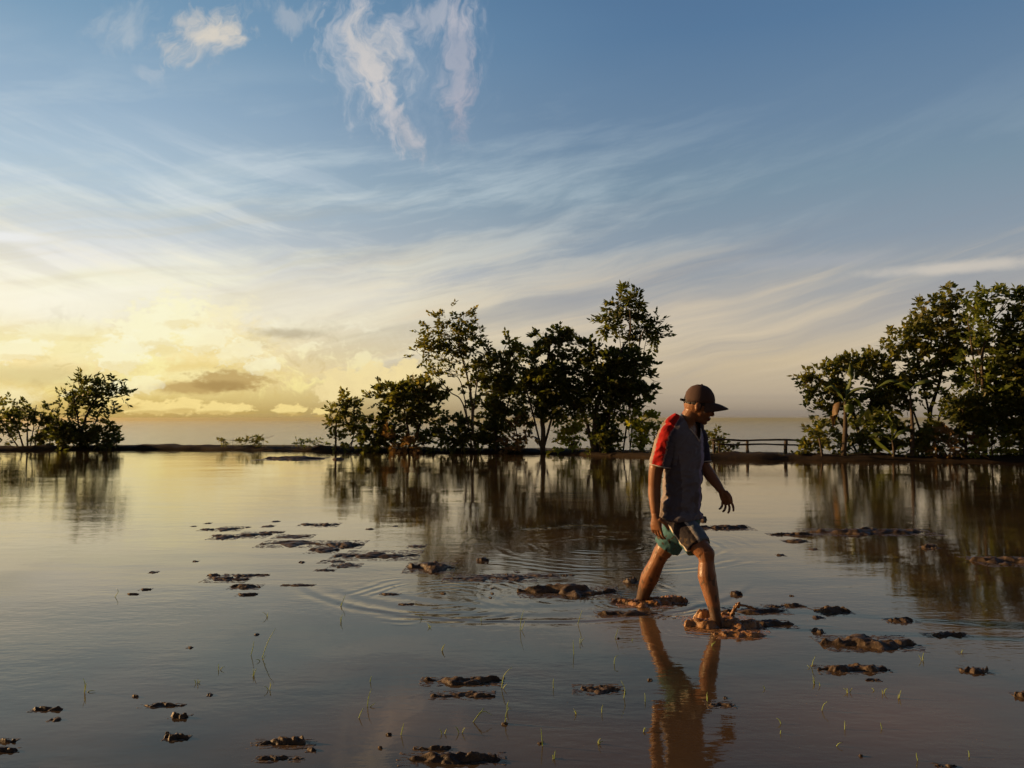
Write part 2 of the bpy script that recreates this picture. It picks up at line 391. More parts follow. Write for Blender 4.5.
# densify
dense = []
for i in range(len(loop)):
    a, b = loop[i], loop[(i+1) % len(loop)]
    n = max(1, int((b-a).length/0.35))
    for k in range(n): dense.append(a.lerp(b, k/n))
LP = np.array([[p.x, p.y] for p in dense])
def inside(x, y):
    c = False; n = len(loop); j = n-1
    for i in range(n):
        xi, yi, xj, yj = loop[i].x, loop[i].y, loop[j].x, loop[j].y
        if (yi > y) != (yj > y) and x < (xj-xi)*(y-yi)/(yj-yi)+xi: c = not c
        j = i
    return c
def edge_dist(x, y):
    d = np.hypot(LP[:, 0]-x, LP[:, 1]-y).min()
    return -d if inside(x, y) else d
SEA_Z = -140.0
def axis(lo, hi):
    core = list(np.arange(-40, 61, 2.0))
    far = [70, 85, 105, 135, 175, 230, 310, 420, 600, 900, 1500, 3000, 7000, 16000, 42000]
    return [-f for f in reversed(far)] + core + far
gx = axis(0, 0); gy = axis(0, 0)
V = []; Fc = []
for j, y in enumerate(gy):
    for i, x in enumerate(gx):
        d = edge_dist(x, y)
        if d < 1.2: z = -0.16
        else:
            if y > 10: z = 0.06 - max(0.0, d-5)*0.55
            else: z = 0.06
            z = max(z, SEA_Z-8)
            if y < 10 and max(abs(x), abs(y)) > 300: z = 0.06
        V.append((x, y, z))
nxg = len(gx)
for j in range(len(gy)-1):
    for i in range(nxg-1):
        a = j*nxg+i; Fc.append((a, a+1, a+1+nxg, a+nxg))
tag(mesh_obj('ground', V, Fc, GROUNDM), kind='structure')

# sea far below the terrace
m, nt, out = new_mat('sea_water'); N = NT(nt)
geo = N.n('ShaderNodeNewGeometry').outputs['Position']
n1 = N.noise(geo, 0.02, 4, 0.6); n2 = N.noise(geo, 0.0006, 4, 0.6)
nt.links.new(N.bsdf(N.mix(N.step(n2, .4, .6), c4(0.05, 0.055, 0.06), c4(0.09, 0.09, 0.085)), 0.2, 0.5, N.bump(n1, 0.2, 2.0)), out.inputs[0])
R = 41000
tag(mesh_obj('sea', [(-R, 200, SEA_Z), (R, 200, SEA_Z), (R, R, SEA_Z), (-R, R, SEA_Z)], [(0, 1, 2, 3)], m), kind='structure')

# paddy water: thin flood over stirred-up mud
m, nt, out = new_mat('paddy_water'); N = NT(nt)
geo = N.n('ShaderNodeNewGeometry').outputs['Position']
gxn, gyn, gzn = N.sep(geo)
h1 = N.noise(N.comb(N.m('MULTIPLY', gxn, 1.0), N.m('MULTIPLY', gyn, 2.2), 0), 3.0, 3, 0.55)
h2 = N.noise(N.comb(N.m('MULTIPLY', gxn, 1.0), N.m('MULTIPLY', gyn, 1.9), 1), 14.0, 3, 0.5)
h3 = N.noise(N.comb(N.m('MULTIPLY', gxn, 0.35), N.m('MULTIPLY', gyn, 0.8), 1), 1.0, 2, 0.5)
big = N.noise(geo, 0.22, 3, 0.5)
calm = N.step(big, 0.35, 0.62, 0.25, 1.0)
h = N.m('ADD', N.m('MULTIPLY', h3, 0.012), N.m('MULTIPLY', calm, N.m('ADD', N.m('MULTIPLY', h1, 0.0036), N.m('MULTIPLY', h2, 0.0011))))
def rings(cx, cy, wl, r0, r1, amp, ph=0.0):
    global h
    dx = N.m('SUBTRACT', gxn, cx); dy = N.m('SUBTRACT', gyn, cy)
    r = N.m('SQRT', N.m('ADD', N.m('MULTIPLY', dx, dx), N.m('MULTIPLY', dy, dy)))
    wb = N.noise(geo, 1.3, 2, 0.5)
    r = N.m('ADD', r, N.m('MULTIPLY', N.m('SUBTRACT', wb, 0.5), 0.30))
    wv_ = N.m('SINE', N.m('MULTIPLY', N.m('SUBTRACT', r, ph), 6.2832/wl))
    env = N.m('MULTIPLY', N.step(r, r0*0.3, r0), N.step(r, r1, r1*0.75))
    env = N.m('MULTIPLY', env, N.step(N.noise(N.comb(N.m('MULTIPLY', N.m('ARCTAN2', dx, dy), 1.1), N.m('MULTIPLY', r, 2.2), cx*3.1), 1.4, 3, .6), .40, .66))
    h = N.m('ADD', h, N.m('MULTIPLY', N.m('MULTIPLY', wv_, env), amp))
for (rx_, ry_, wl_, a0_, a1_, am_) in [(716, 625, .060, .10, .40, .0010), (642, 602, .07, .12, .55, .0012), (600, 545, .16, .5, 1.9, .0013), (440, 598, .11, .3, .95, .0012), (575, 592, .12, .4, 1.0, .0009)]:
    q_ = G(rx_, ry_); rings(q_.x, q_.y, wl_, a0_, a1_, am_)
# the clean leading wavelet of the wake
dx = N.m('SUBTRACT', gxn, 0.1); dy = N.m('SUBTRACT', gyn, 7.27)
r = N.m('SQRT', N.m('ADD', N.m('MULTIPLY', dx, dx), N.m('MULTIPLY', dy, dy)))
r = N.m('ADD', r, N.m('MULTIPLY', N.m('SUBTRACT', N.noise(geo, 0.9, 2, .4), .5), .16))
for R0_, a_, w_ in ((2.0, .0060, .055), (1.80, .0030, .08), (1.55, .0024, .09)):
    q_ = N.m('DIVIDE', N.m('SUBTRACT', r, R0_), w_)
    wvl = N.m('MULTIPLY', N.m('MULTIPLY', q_, -1.0), N.m('EXPONENT', N.m('MULTIPLY', N.m('MULTIPLY', q_, q_), -1.0)))
    h = N.m('ADD', h, N.m('MULTIPLY', N.m('MULTIPLY', wvl, a_), N.step(gyn, 6.7, 5.9)))
bn = N.bump(h, 0.75, 1.0)
mud_n = N.noise(geo, 0.9, 6, 0.6, 0.6); mud_f = N.noise(geo, 5.0, 4, 0.6)
base = N.mix(N.step(mud_n, 0.35, 0.7), c4(0.034, 0.028, 0.020), c4(0.085, 0.056, 0.030))
# sediment stirred up by the walker
def plume(px, py, rx, ry, c, amt):
    global base
    p = G(px, py)
    dx = N.m('DIVIDE', N.m('SUBTRACT', gxn, p.x), rx); dy = N.m('DIVIDE', N.m('SUBTRACT', gyn, p.y), ry)
    d = N.m('SQRT', N.m('ADD', N.m('MULTIPLY', dx, dx), N.m('MULTIPLY', dy, dy)))
    d = N.m('ADD', d, N.m('MULTIPLY', N.m('SUBTRACT', mud_n, 0.5), 1.6))
    base = N.mix(N.m('MULTIPLY', N.step(d, 1.0, 0.1), amt), base, c4(*c))
plume(640, 625, .75, .75, (0.14, 0.080, 0.040), .9)
plume(720, 640, .8, .55, (0.13, 0.072, 0.036), .8)
plume(390, 715, .45, .5, (0.15, 0.095, 0.045), .7)
plume(620, 745, .9, .5, (0.09, 0.055, 0.03), .6)
plume(880, 715, 1.0, .8, (0.15, 0.080, 0.035), .85)
plume(1000, 640, 1.5, 1.0, (0.12, 0.066, 0.03), .7)
plume(300, 740, .5, .35, (0.10, 0.06, 0.03), .5)
plume(760, 600, 1.2, .6, (0.11, 0.064, 0.034), .6)
plume(520, 735, .6, .4, (0.10, 0.066, 0.03), .6)
plume(560, 585, 1.3, .8, (0.075, 0.055, 0.036), .5)
fr = N.n('ShaderNodeFresnel'); fr.inputs[0].default_value = 1.33; nt.links.new(bn, fr.inputs['Normal'])
gl = N.n('ShaderNodeBsdfGlossy'); gl.inputs['Roughness'].default_value = 0.03; gl.inputs['Color'].default_value = (0.97, 0.90, 0.76, 1); nt.links.new(bn, gl.inputs['Normal'])
df = N.n('ShaderNodeBsdfDiffuse'); N.put(df.inputs[0], base)
mx = N.n('ShaderNodeMixShader'); N.put(mx.inputs[0], N.m('SUBTRACT', 0.97, N.m('POWER', N.m('SUBTRACT', 1.0, fr.outputs[0]), 1.5), clamp=True))
nt.links.new(df.outputs[0], mx.inputs[1]); nt.links.new(gl.outputs[0], mx.inputs[2]); nt.links.new(mx.outputs[0], out.inputs[0])
bm = bmesh.new()
vs = [bm.verts.new((p.x + 0.0, p.y, 0)) for p in loop]
# push the water sheet a little under the bank
cx_, cy_ = sum(p.x for p in loop)/len(loop), sum(p.y for p in loop)/len(loop)
for v_ in vs:
    d_ = Vector((v_.co.x-cx_, v_.co.y-cy_, 0)).normalized(); v_.co += d_*0.35
fw_ = bm.faces.new(vs); fw_.normal_update()
if fw_.normal.z < 0: fw_.normal_flip()
bmesh.ops.triangulate(bm, faces=bm.faces[:])
me = bpy.data.meshes.new('water'); bm.to_mesh(me); bm.free(); me.materials.append(m)
wo_ = bpy.data.objects.new('water', me); COL.objects.link(wo_); tag(wo_, kind='structure')

# earthen bank round the paddy
prof = [(-0.10, -0.14), (0.0, 0.0), (0.08, 0.07), (0.22, 0.14), (0.45, 0.19), (0.75, 0.20), (1.05, 0.15), (1.4, 0.05), (1.7, -0.15)]
V = []; Fc = []; nl = len(dense); npf = len(prof)
for i, p in enumerate(dense):
    t = (dense[(i+1) % nl]-dense[i-1]).normalized(); nrm = Vector((t.y, -t.x, 0))
    if inside(p.x+nrm.x*0.5, p.y+nrm.y*0.5): nrm = -nrm
    hh = 0.85 + 0.45*noise.noise(p*0.35) + 0.45*noise.noise(p*1.3)
    off = 0.16*noise.noise(p*0.6+Vector((7, 0, 0))) + 0.07*noise.noise(p*2.3)
    for k, (o_, z) in enumerate(prof):
        q = p + nrm*(o_+off)
        zz = z*hh if z > 0 else z
        zz += 0.08*noise.noise(Vector((q.x*3.1, q.y*3.1, k)))*(1 if z > 0.02 else 0)
        V.append((q.x, q.y, zz))
for i in range(nl):
    for k in range(npf-1):
        a = i*npf+k; b = ((i+1) % nl)*npf+k
        Fc.append((a, b, b+1, a+1))
bank = mesh_obj('earthen_bank', V, Fc, BANKM, smooth=True); tag(bank, kind='structure')

# grass and weeds on the bank: one uncountable cover
def blades(pts, hmin, hmax, wd, lean=0.5, seg=3, rng=RNG):
    pts = np.asarray(pts); n = len(pts)
    hgt = rng.uniform(hmin, hmax, n); an = rng.uniform(0, 2*np.pi, n); ln = rng.uniform(0.1, lean, n)*hgt
    d = np.stack([np.cos(an), np.sin(an), np.zeros(n)], 1); sd_ = np.stack([-np.sin(an), np.cos(an), np.zeros(n)], 1)
    rot = rng.uniform(0, np.pi, n); sd_ = sd_*np.cos(rot)[:, None] + d*np.sin(rot)[:, None]
    Vs = []
    for k in range(seg+1):
        t = k/seg
        c = pts + d*(ln*t*t)[:, None]; c[:, 2] += hgt*t*(1-0.15*t)
        wk = wd*(1-t*0.85)
        Vs.append(c-sd_*wk); Vs.append(c+sd_*wk)
    Vv = np.stack(Vs, 1).reshape(-1, 3); m_ = 2*(seg+1)
    base_ = (np.arange(n)*m_)[:, None]
    Q = np.concatenate([base_+np.array([2*k, 2*k+1, 2*k+3, 2*k+2])[None] for k in range(seg)], 0)
    return Vv, Q
pts = []
for i, p in enumerate(dense):
    if p.y < 8: continue
    t = (dense[(i+1) % nl]-dense[i-1]).normalized(); nrm = Vector((t.y, -t.x, 0))
    if inside(p.x+nrm.x*0.5, p.y+nrm.y*0.5): nrm = -nrm
    px_ = p.x/p.y*F+512
    dn = 0.5+0.9*noise.noise(p*0.5+Vector((3, 3, 0)))
    if 215 < px_ < 335: dn += 0.8
    if px_ > 680: dn += 0.4
    for _ in range(int(max(0, dn)*26)):
        o_ = random.uniform(0.35, 1.6); q = p + nrm*o_ + Vector((random.uniform(-.2, .2), random.uniform(-.2, .2), 0))
        pts.append((q.x, q.y, 0.10 if o_ < 1.2 else 0.03))
Vv, Q = blades(pts, 0.06, 0.24, 0.007, 0.8)
tag(np_obj('bank_grass', Vv, Q, GRASSM), 'short grass and weeds growing along the top of the earthen bank', 'grass', kind='stuff')

try:
    S.cycles.max_bounces = 5; S.cycles.diffuse_bounces = 2; S.cycles.glossy_bounces = 3; S.cycles.transmission_bounces = 3; S.cycles.volume_bounces = 0
    S.cycles.use_adaptive_sampling = True; S.cycles.adaptive_threshold = 0.03
except Exception: pass
# ================================================================== TREES AND PLANTS
def leaf_sprays(O, D, L, nl, ll, lw, droop, rng, flat=0.55):
    """pinnate sprays: origins O, directions D; every leaflet is its own little face"""
    n = len(O); D = D/np.linalg.norm(D, axis=1, keepdims=True)
    up = np.array([0, 0, 1.0])
    side = np.cross(D, up+rng.normal(0, 0.35, (n, 3))); side /= np.maximum(np.linalg.norm(side, axis=1, keepdims=True), 1e-6)
    nrm = np.cross(side, D)
    Lr = L*rng.uniform(0.6, 1.25, n)
    out = []
    for k in range(nl):
        t = (k+0.8)/nl; s = 1 if k % 2 else -1
        c = O + D*(Lr*t)[:, None]; c[:, 2] -= droop*Lr*t*t
        if k == nl-1: a = D.copy()
        else: a = side*s*0.85 + D*0.55
        a = a + rng.normal(0, 0.28, (n, 3)); a[:, 2] -= droop*0.6
        a /= np.linalg.norm(a, axis=1, keepdims=True)
        nn = nrm*flat + rng.normal(0, 0.42, (n, 3))
        b = np.cross(a, nn); b /= np.maximum(np.linalg.norm(b, axis=1, keepdims=True), 1e-6)
        l_ = (ll*rng.uniform(0.65, 1.25, n))[:, None]; w_ = (lw*rng.uniform(0.7, 1.2, n))[:, None]
        q = np.stack([c, c+a*l_*0.45+b*w_*0.5, c+a*l_, c+a*l_*0.45-b*w_*0.5], 1)
        out.append(q)
    Vv = np.concatenate(out, 0).reshape(-1, 3)
    Q = np.arange(len(Vv)).reshape(-1, 4)
    return Vv, Q
def gauss_noise(p, f, seed):
    return noise.noise(Vector((p[0]*f+seed, p[1]*f-seed*0.7, p[2]*f+seed*1.3)))
def make_tree(name, label, cat, group, base, Y, stems, blobs, leaf=LEAF_DARK, bark=BARK, L=0.34, nl=9, ll=0.15, lw=0.07,
              droop=0.35, dens=1.0, seed=1, gap=0.0, gapf=1.5, up=0.5, z0=0.1):
    ll *= 1.35; lw *= 1.85; stems = [(s_, a_*.8, b_*.8) for s_, a_, b_ in stems]
    """stems: list of (list of (px,py), r0, r1); blobs: (px,py,rx,ry,weight[,dy])"""
    rng = np.random.default_rng(seed); rnd = random.Random(seed)
    b = P(base[0], base[1], Y); b.z = z0
    root = empty(name, b); tag(root, label, cat, group)
    k = Y/F
    mb = MB(); paths = []
    for st, r0, r1 in stems:
        ps = []
        for j, (x_, y_) in enumerate(st):
            q = P(x_, y_, Y + (0 if j == 0 else rnd.uniform(-.12, .12)))
            if j == 0: q.z = min(q.z, z0-0.05)
            ps.append(q)
        sp_ = spline(ps, max(6, len(ps)*4)) if len(ps) > 1 else ps
        sp_ = [q + Vector((rnd.uniform(-1, 1), rnd.uniform(-1, 1), 0))*0.012 for q in sp_]
        mb.tube([q-b for q in sp_], lerpn([r0, (r0+r1)/2, r1], len(sp_)), 8)
        paths.append((sp_, r1))
    sites = []; dirs = []
    for bl in blobs:
        x_, y_, rx, ry, wt_ = bl[:5]; dy = bl[5] if len(bl) > 5 else 0.0
        c = P(x_, y_, Y+dy); ax = rx*k; az_ = ry*k; ay = 0.8*max(ax, az_*0.8)
        # limb from the nearest lower stem point
        best = None
        for sp_, r1 in paths:
            for j, q in enumerate(sp_):
                if j < len(sp_)*0.3: continue
                d = (q-c).length + (1.5 if q.z > c.z+az_*0.3 else 0)
                if best is None or d < best[0]: best = (d, q, r1*(1.6-0.6*j/len(sp_)))
        _, q, rr = best
        mid = q.lerp(c, 0.5) + Vector((rnd.uniform(-.15, .15), rnd.uniform(-.2, .2), rnd.uniform(-.05, .12)*1.0))
        limb = spline([q, mid, c + Vector((0, 0, az_*0.35))], 8)
        mb.tube([p_-b for p_ in limb], lerpn([rr*0.6, 0.008], 8), 6)
        vol = 4/3*math.pi*ax*ay*az_
        n = int(max(10, 70*wt_*dens*vol**0.75))
        got = 0; tries = 0; sd_ = rnd.uniform(0, 50)
        while got < n and tries < n*12:
            tries += 1
            v_ = rng.normal(0, 1, 3); v_ /= np.linalg.norm(v_); r_ = rng.uniform(0.12, 1)**0.5
            lump = 1 + 0.35*gauss_noise(v_, 2.2, sd_)*1.6
            o = np.array([v_[0]*ax, v_[1]*ay, v_[2]*az_])*r_*lump
            p_ = np.array(c)+o
            if p_[2] < 0.12: continue
            if gauss_noise(p_, gapf, seed*3.1) < gap-0.18: continue
            sites.append(p_); d = v_*0.9 + np.array([0, 0, up]) + rng.normal(0, 0.35, 3); dirs.append(d); got += 1
            if got % 9 == 0:
                a = limb[rnd.randrange(3, 8)]; e = Vector(p_)
                m_ = a.lerp(e, 0.5)+Vector((0, 0, rnd.uniform(-.02, .08)))
                mb.tube([a-b, m_-b, e-b], [0.009, 0.006, 0.004], 4, False)
    mb.build('trunk', bark, root)
    O = np.array(sites)-np.array(b); D = np.array(dirs)
    Vv, Q = leaf_sprays(O, D, L, nl, ll, lw, droop, rng)
    np_obj('crown', Vv, Q, leaf, root)
    return root
GB = 'trees along the far bank'
GU = 'low bushes along the far bank'
T = make_tree
# ---- left group
T('small_tree', 'airy many-stemmed small tree at the left edge of the bank', 'tree', GB, (28, 447), 34.2,
  [([(24, 450), (18, 430), (10, 410)], .05, .02), ([(28, 450), (27, 430), (30, 408)], .05, .02), ([(34, 450), (38, 430), (44, 412)], .04, .02), ([(20, 450), (8, 432), (-4, 415)], .04, .02), ([(30, 450), (34, 425), (36, 405)], .03, .02)],
  [(8, 414, 14, 12, 1.0), (30, 410, 12, 9, 1.0), (44, 412, 8, 10, .8), (20, 425, 14, 12, .8), (-8, 420, 14, 16, 1), (38, 430, 12, 12, .8), (4, 436, 12, 8, .7)], LEAF_DARK, dens=.75, seed=2, gap=.04, ll=.14, lw=.06)
T('rounded_bush', 'pale green bush between the two left-hand trees', 'bush', GU, (50, 447), 34.5, [([(50, 450), (50, 430)], .04, .02)],
  [(50, 430, 9, 14, 1.0), (46, 440, 9, 7, 1.0)], LEAF_OLIVE, dens=1.0, seed=3)
T('broad_tree', 'tall dark tree of the left group, crown leaning right with feathery tips', 'tree', GB, (80, 447), 33.8,
  [([(79, 450), (83, 428), (88, 412), (96, 398)], .09, .04), ([(83, 428), (76, 408), (72, 392)], .05, .03), ([(86, 420), (104, 404), (118, 396)], .04, .02)],
  [(86, 388, 16, 10, 1.1), (100, 392, 16, 10, 1.1), (112, 384, 9, 7, .9), (120, 394, 9, 5, .9), (78, 384, 8, 8, .9), (70, 402, 10, 9, 1.0), (84, 404, 18, 10, 1.0), (66, 412, 8, 8, .9), (76, 422, 14, 8, .8), (108, 410, 10, 4, .8), (106, 421, 11, 5, .7), (98, 400, 14, 8, .9)],
  LEAF_DARK, dens=.62, seed=4, gap=.03, L=.36, ll=.17, lw=.055, droop=.2)
T('rounded_bush', 'dense dark bush at the foot of the tall left tree', 'bush', GU, (64, 448), 33.4, [([(64, 450), (64, 436)], .05, .03)],
  [(62, 436, 14, 11, 1.4), (74, 438, 14, 10, 1.3), (82, 442, 10, 6, 1.2)], LEAF_DARK, dens=1.3, seed=5)
T('rounded_bush', 'small dark bush with spiky top right of the tall left tree', 'bush', GU, (106, 448), 33.6, [([(106, 450), (107, 436)], .05, .03)],
  [(108, 432, 9, 7, 1.2), (104, 440, 14, 7, 1.2), (94, 443, 8, 5, 1)], LEAF_DARK, dens=1.3, seed=6)
# ---- centre group
T('small_tree', 'small tree with a bare slender trunk at the left end of the middle group', 'tree', GB, (337, 449), 31.5,
  [([(336, 451), (336, 432), (336, 418)], .05, .04), ([(336, 430), (337, 415), (345, 404)], .04, .02), ([(350, 450), (354, 434), (356, 426)], .035, .02), ([(347, 443), (356, 435), (366, 430)], .03, .015)],
  [(345, 402, 11, 8, 1.1), (338, 410, 8, 9, .9), (354, 412, 10, 9, 1.1), (336, 422, 6, 4, .8), (346, 424, 10, 9, .9), (358, 424, 9, 8, 1.0), (362, 432, 9, 6, .9), (340, 440, 6, 5, .6)],
  LEAF_OLIVE, dens=.95, seed=7, gap=-.02)
T('rounded_bush', 'dense bush just right of the slender-trunked small tree', 'bush', GU, (374, 450), 31.0, [([(374, 452), (374, 436)], .05, .03)],
  [(374, 430, 14, 13, 1.3), (366, 440, 10, 8, 1.2), (384, 440, 12, 9, 1.2)], LEAF_DARK, dens=1.2, seed=8)
T('bushy_tree', 'low bushy tree with a spreading rounded crown left of the tallest airy tree', 'tree', GB, (412, 451), 31.0,
  [([(410, 453), (408, 430), (404, 408)], .08, .04), ([(412, 452), (418, 430), (426, 404)], .06, .03)],
  [(398, 392, 22, 10, 1.1), (420, 390, 22, 11, 1.1), (386, 400, 12, 10, 1.0), (408, 404, 26, 12, 1.1), (434, 400, 14, 12, 1.0), (400, 422, 18, 14, .8), (424, 424, 16, 14, .8), (412, 438, 16, 8, .5), (396, 438, 10, 8, .5)],
  LEAF_OLIVE, dens=.95, seed=9, gap=-.02)
T('rounded_bush', 'bronze tinted low bush under the low bushy tree', 'bush', GU, (394, 451), 30.4, [([(394, 453), (394, 440)], .03, .02)],
  [(390, 440, 9, 9, .9), (402, 443, 12, 7, .9), (416, 444, 12, 7, 1.0)], LEAF_DRY, dens=.6, seed=10)
T('airy_tree', 'tall airy tree with forked pale limbs and open crown left of centre', 'tree', GB, (474, 451), 30.6,
  [([(476, 453), (473, 430), (472, 405), (468, 380), (460, 350)], .08, .035), ([(473, 420), (463, 404), (450, 392), (440, 380)], .04, .02), ([(472, 400), (462, 386), (452, 374)], .035, .02), ([(470, 392), (478, 372), (484, 354)], .035, .02)],
  [(450, 318, 14, 9, .95), (464, 318, 10, 8, .8), (444, 334, 22, 12, 1.0), (428, 342, 14, 12, .9), (460, 338, 22, 14, 1.0), (476, 348, 14, 12, .95), (440, 356, 18, 11, .9), (462, 360, 24, 12, .9), (420, 352, 8, 8, .7), (486, 362, 12, 12, .8), (452, 374, 18, 8, .6), (478, 380, 14, 10, .5), (432, 374, 8, 8, .5)],
  LEAF_OLIVE, PALEBARK, dens=.62, seed=12, gap=.02, gapf=2.0, ll=.14, lw=.055)
T('leafy_tree', 'dark leafy tree filling the gap between the airy tree and the dense straight-trunked tree', 'tree', GB, (498, 451), 30.8,
  [([(498, 453), (496, 430), (498, 400), (502, 370)], .08, .04), ([(496, 430), (508, 404), (514, 380)], .05, .03)],
  [(500, 352, 13, 8, .9), (508, 344, 8, 6, .8), (516, 356, 14, 10, 1.0), (498, 370, 20, 12, .9), (516, 374, 16, 12, 1.0), (492, 394, 22, 16, 1.2), (512, 398, 16, 16, 1.0), (498, 418, 20, 14, 1.1), (484, 408, 12, 12, 1.0), (478, 430, 14, 12, .7)],
  LEAF_OLIVE, dens=.95, seed=13, gap=-.02)
T('rounded_bush', 'dark bush at the foot of the airy tree', 'bush', GU, (462, 451), 30.6, [([(462, 453), (462, 436)], .05, .03)],
  [(452, 430, 16, 13, 1.1), (440, 440, 14, 9, 1.1), (464, 438, 12, 9, 1.1)], LEAF_DARK, dens=1.1, seed=14)
T('rounded_bush', 'dark round bush at the foot of the gap-filling leafy tree', 'bush', GU, (496, 451), 30.2, [([(496, 453), (496, 436)], .05, .03)],
  [(494, 436, 14, 13, 1.2), (500, 444, 14, 7, 1.2), (484, 445, 10, 6, 1.)], LEAF_DARK, dens=1.2, seed=15)
T('straight_tree', 'dense dark tree with one straight pale trunk in the middle group', 'tree', GB, (543, 452), 29.8,
  [([(543, 455), (543, 430), (541, 405), (546, 375), (550, 345)], .13, .05), ([(542, 408), (560, 392), (574, 380)], .06, .03), ([(542, 412), (528, 395), (522, 380)], .05, .03)],
  [(554, 336, 14, 7, 1.2), (546, 334, 10, 5, 1.0), (566, 334, 8, 5, .9), (552, 346, 13, 8, 1.2), (540, 366, 14, 12, 1.2), (536, 352, 6, 7, .8), (570, 362, 12, 10, 1.0), (578, 376, 12, 10, 1.0), (552, 378, 26, 12, 1.3), (536, 386, 16, 12, 1.2), (566, 392, 22, 12, 1.3), (538, 404, 16, 10, 1.2), (560, 406, 22, 11, 1.3), (526, 394, 10, 12, 1.0), (582, 396, 10, 10, 1.0), (532, 418, 10, 8, .8)],
  LEAF_DARK, BARK, dens=1.05, seed=16, gap=-.08)
T('rounded_bush', 'sparse twiggy bush between the gap-filling leafy tree and the straight trunk', 'bush', GU, (520, 452), 30.0, [([(520, 454), (516, 430), (514, 418)], .03, .015), ([(522, 454), (526, 432), (528, 418)], .03, .015)],
  [(516, 430, 12, 16, .35), (528, 436, 10, 12, .35), (512, 446, 10, 4, .6)], LEAF_DRY, dens=.7, seed=17)
T('leaning_tree', 'dark spreading tree with a tall feathery plume rising above its right side', 'tree', GB, (594, 452), 29.2,
  [([(596, 455), (595, 430), (597, 405), (606, 380), (620, 350)], .15, .06), ([(594, 430), (584, 414), (572, 404)], .09, .04), ([(604, 386), (618, 362), (630, 335), (630, 310)], .05, .025), ([(598, 415), (615, 398), (632, 385)], .06, .03), ([(622, 350), (640, 342), (650, 330)], .04, .02)],
  [(600, 362, 14, 9, 1.0), (618, 360, 18, 9, 1.4), (636, 360, 14, 8, 1.3), (604, 376, 18, 10, 1.2), (626, 376, 22, 10, 1.4), (612, 392, 22, 10, 1.2), (636, 394, 16, 8, 1.2), (646, 386, 6, 5, .9), (598, 404, 16, 12, 1.0), (622, 406, 18, 8, 1.0), (590, 388, 7, 10, .8), (590, 350, 10, 5, .8), (585, 346, 6, 3.5, .8), (610, 420, 10, 10, .8), (606, 434, 12, 10, .9)],
  LEAF_DARK, BARK, dens=.95, seed=18, gap=-.02, ll=.17, lw=.08)
T('feathery_tree', 'slim tree raising layered fan-like foliage above the spreading dark tree', 'tree', GB, (610, 452), 30.2,
  [([(611, 455), (612, 425), (620, 390), (628, 360), (630, 330), (626, 305)], .06, .02), ([(629, 350), (640, 338), (650, 326)], .03, .015), ([(630, 335), (618, 326), (610, 322)], .02, .01), ([(629, 345), (646, 340), (656, 334)], .02, .01)],
  [(622, 297, 8, 4, 1.0), (618, 306, 9, 3.5, 1.0), (634, 309, 8, 4, 1.0), (612, 321, 10, 3.5, 1.0), (628, 320, 8, 4, .8), (650, 315, 8, 5, 1.1), (657, 325, 8, 5, 1.1), (646, 329, 10, 4, 1.0), (655, 337, 7, 4, 1.0), (642, 341, 9, 4, .9), (620, 331, 8, 3, .8), (606, 324, 5, 2.5, .8), (636, 299, 4, 3, .6)],
  LEAF_DARK, PALEBARK, dens=.62, seed=19, gap=.04, L=.46, nl=13, ll=.19, lw=.06, droop=.15, up=.25)
T('rounded_bush', 'sunlit yellow-green bush left of the spreading dark tree', 'bush', GU, (574, 452), 29.4, [([(574, 455), (574, 436)], .04, .02)],
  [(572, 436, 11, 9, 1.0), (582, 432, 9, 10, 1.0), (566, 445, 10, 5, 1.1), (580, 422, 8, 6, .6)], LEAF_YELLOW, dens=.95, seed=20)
T('rounded_bush', 'low dark bush at the foot of the spreading dark tree', 'bush', GU, (600, 452), 28.8, [([(600, 455), (600, 440)], .05, .03)],
  [(594, 442, 12, 8, 1.3), (608, 442, 12, 8, 1.2), (600, 434, 10, 7, 1.1)], LEAF_DARK, dens=1.2, seed=21)
T('small_tree', 'small yellow-green tree with a rounded crown behind the walker', 'tree', GB, (640, 452), 28.6,
  [([(641, 456), (640, 436), (636, 424)], .05, .03), ([(640, 440), (650, 428), (656, 422)], .03, .02)],
  [(636, 420, 12, 8, 1.0), (650, 422, 10, 8, 1.0), (628, 430, 9, 7, .9), (643, 434, 14, 7, .9), (632, 444, 10, 6, 1.0), (655, 438, 7, 9, .8), (650, 447, 8, 5, .8)],
  LEAF_YELLOW, dens=.75, seed=22, gap=.0)
# dead hanging branch
b0 = P(632, 395, 29.0); root = empty('dead_branch', b0); tag(root, 'bare dead branch hanging from the right side of the spreading dark tree', 'branch')
mb = MB()
for st, r in [([(630, 392), (631, 410), (630, 426)], .022), ([(631, 404), (626, 412), (620, 416)], .012), ([(632, 396), (640, 404), (650, 407)], .014), ([(640, 403), (644, 412), (645, 417)], .010), ([(640, 374), (650, 378), (656, 384)], .014), ([(652, 380), (660, 383)], .010), ([(650, 378), (655, 374)], .008), ([(636, 400), (640, 412), (641, 418)], .01)]:
    mb.tube([p_-b0 for p_ in spline([P(x_, y_, 29.0) for x_, y_ in st], 6)], lerpn([r, r*.4], 6), 5)
mb.build('twigs', PALEBARK, root)
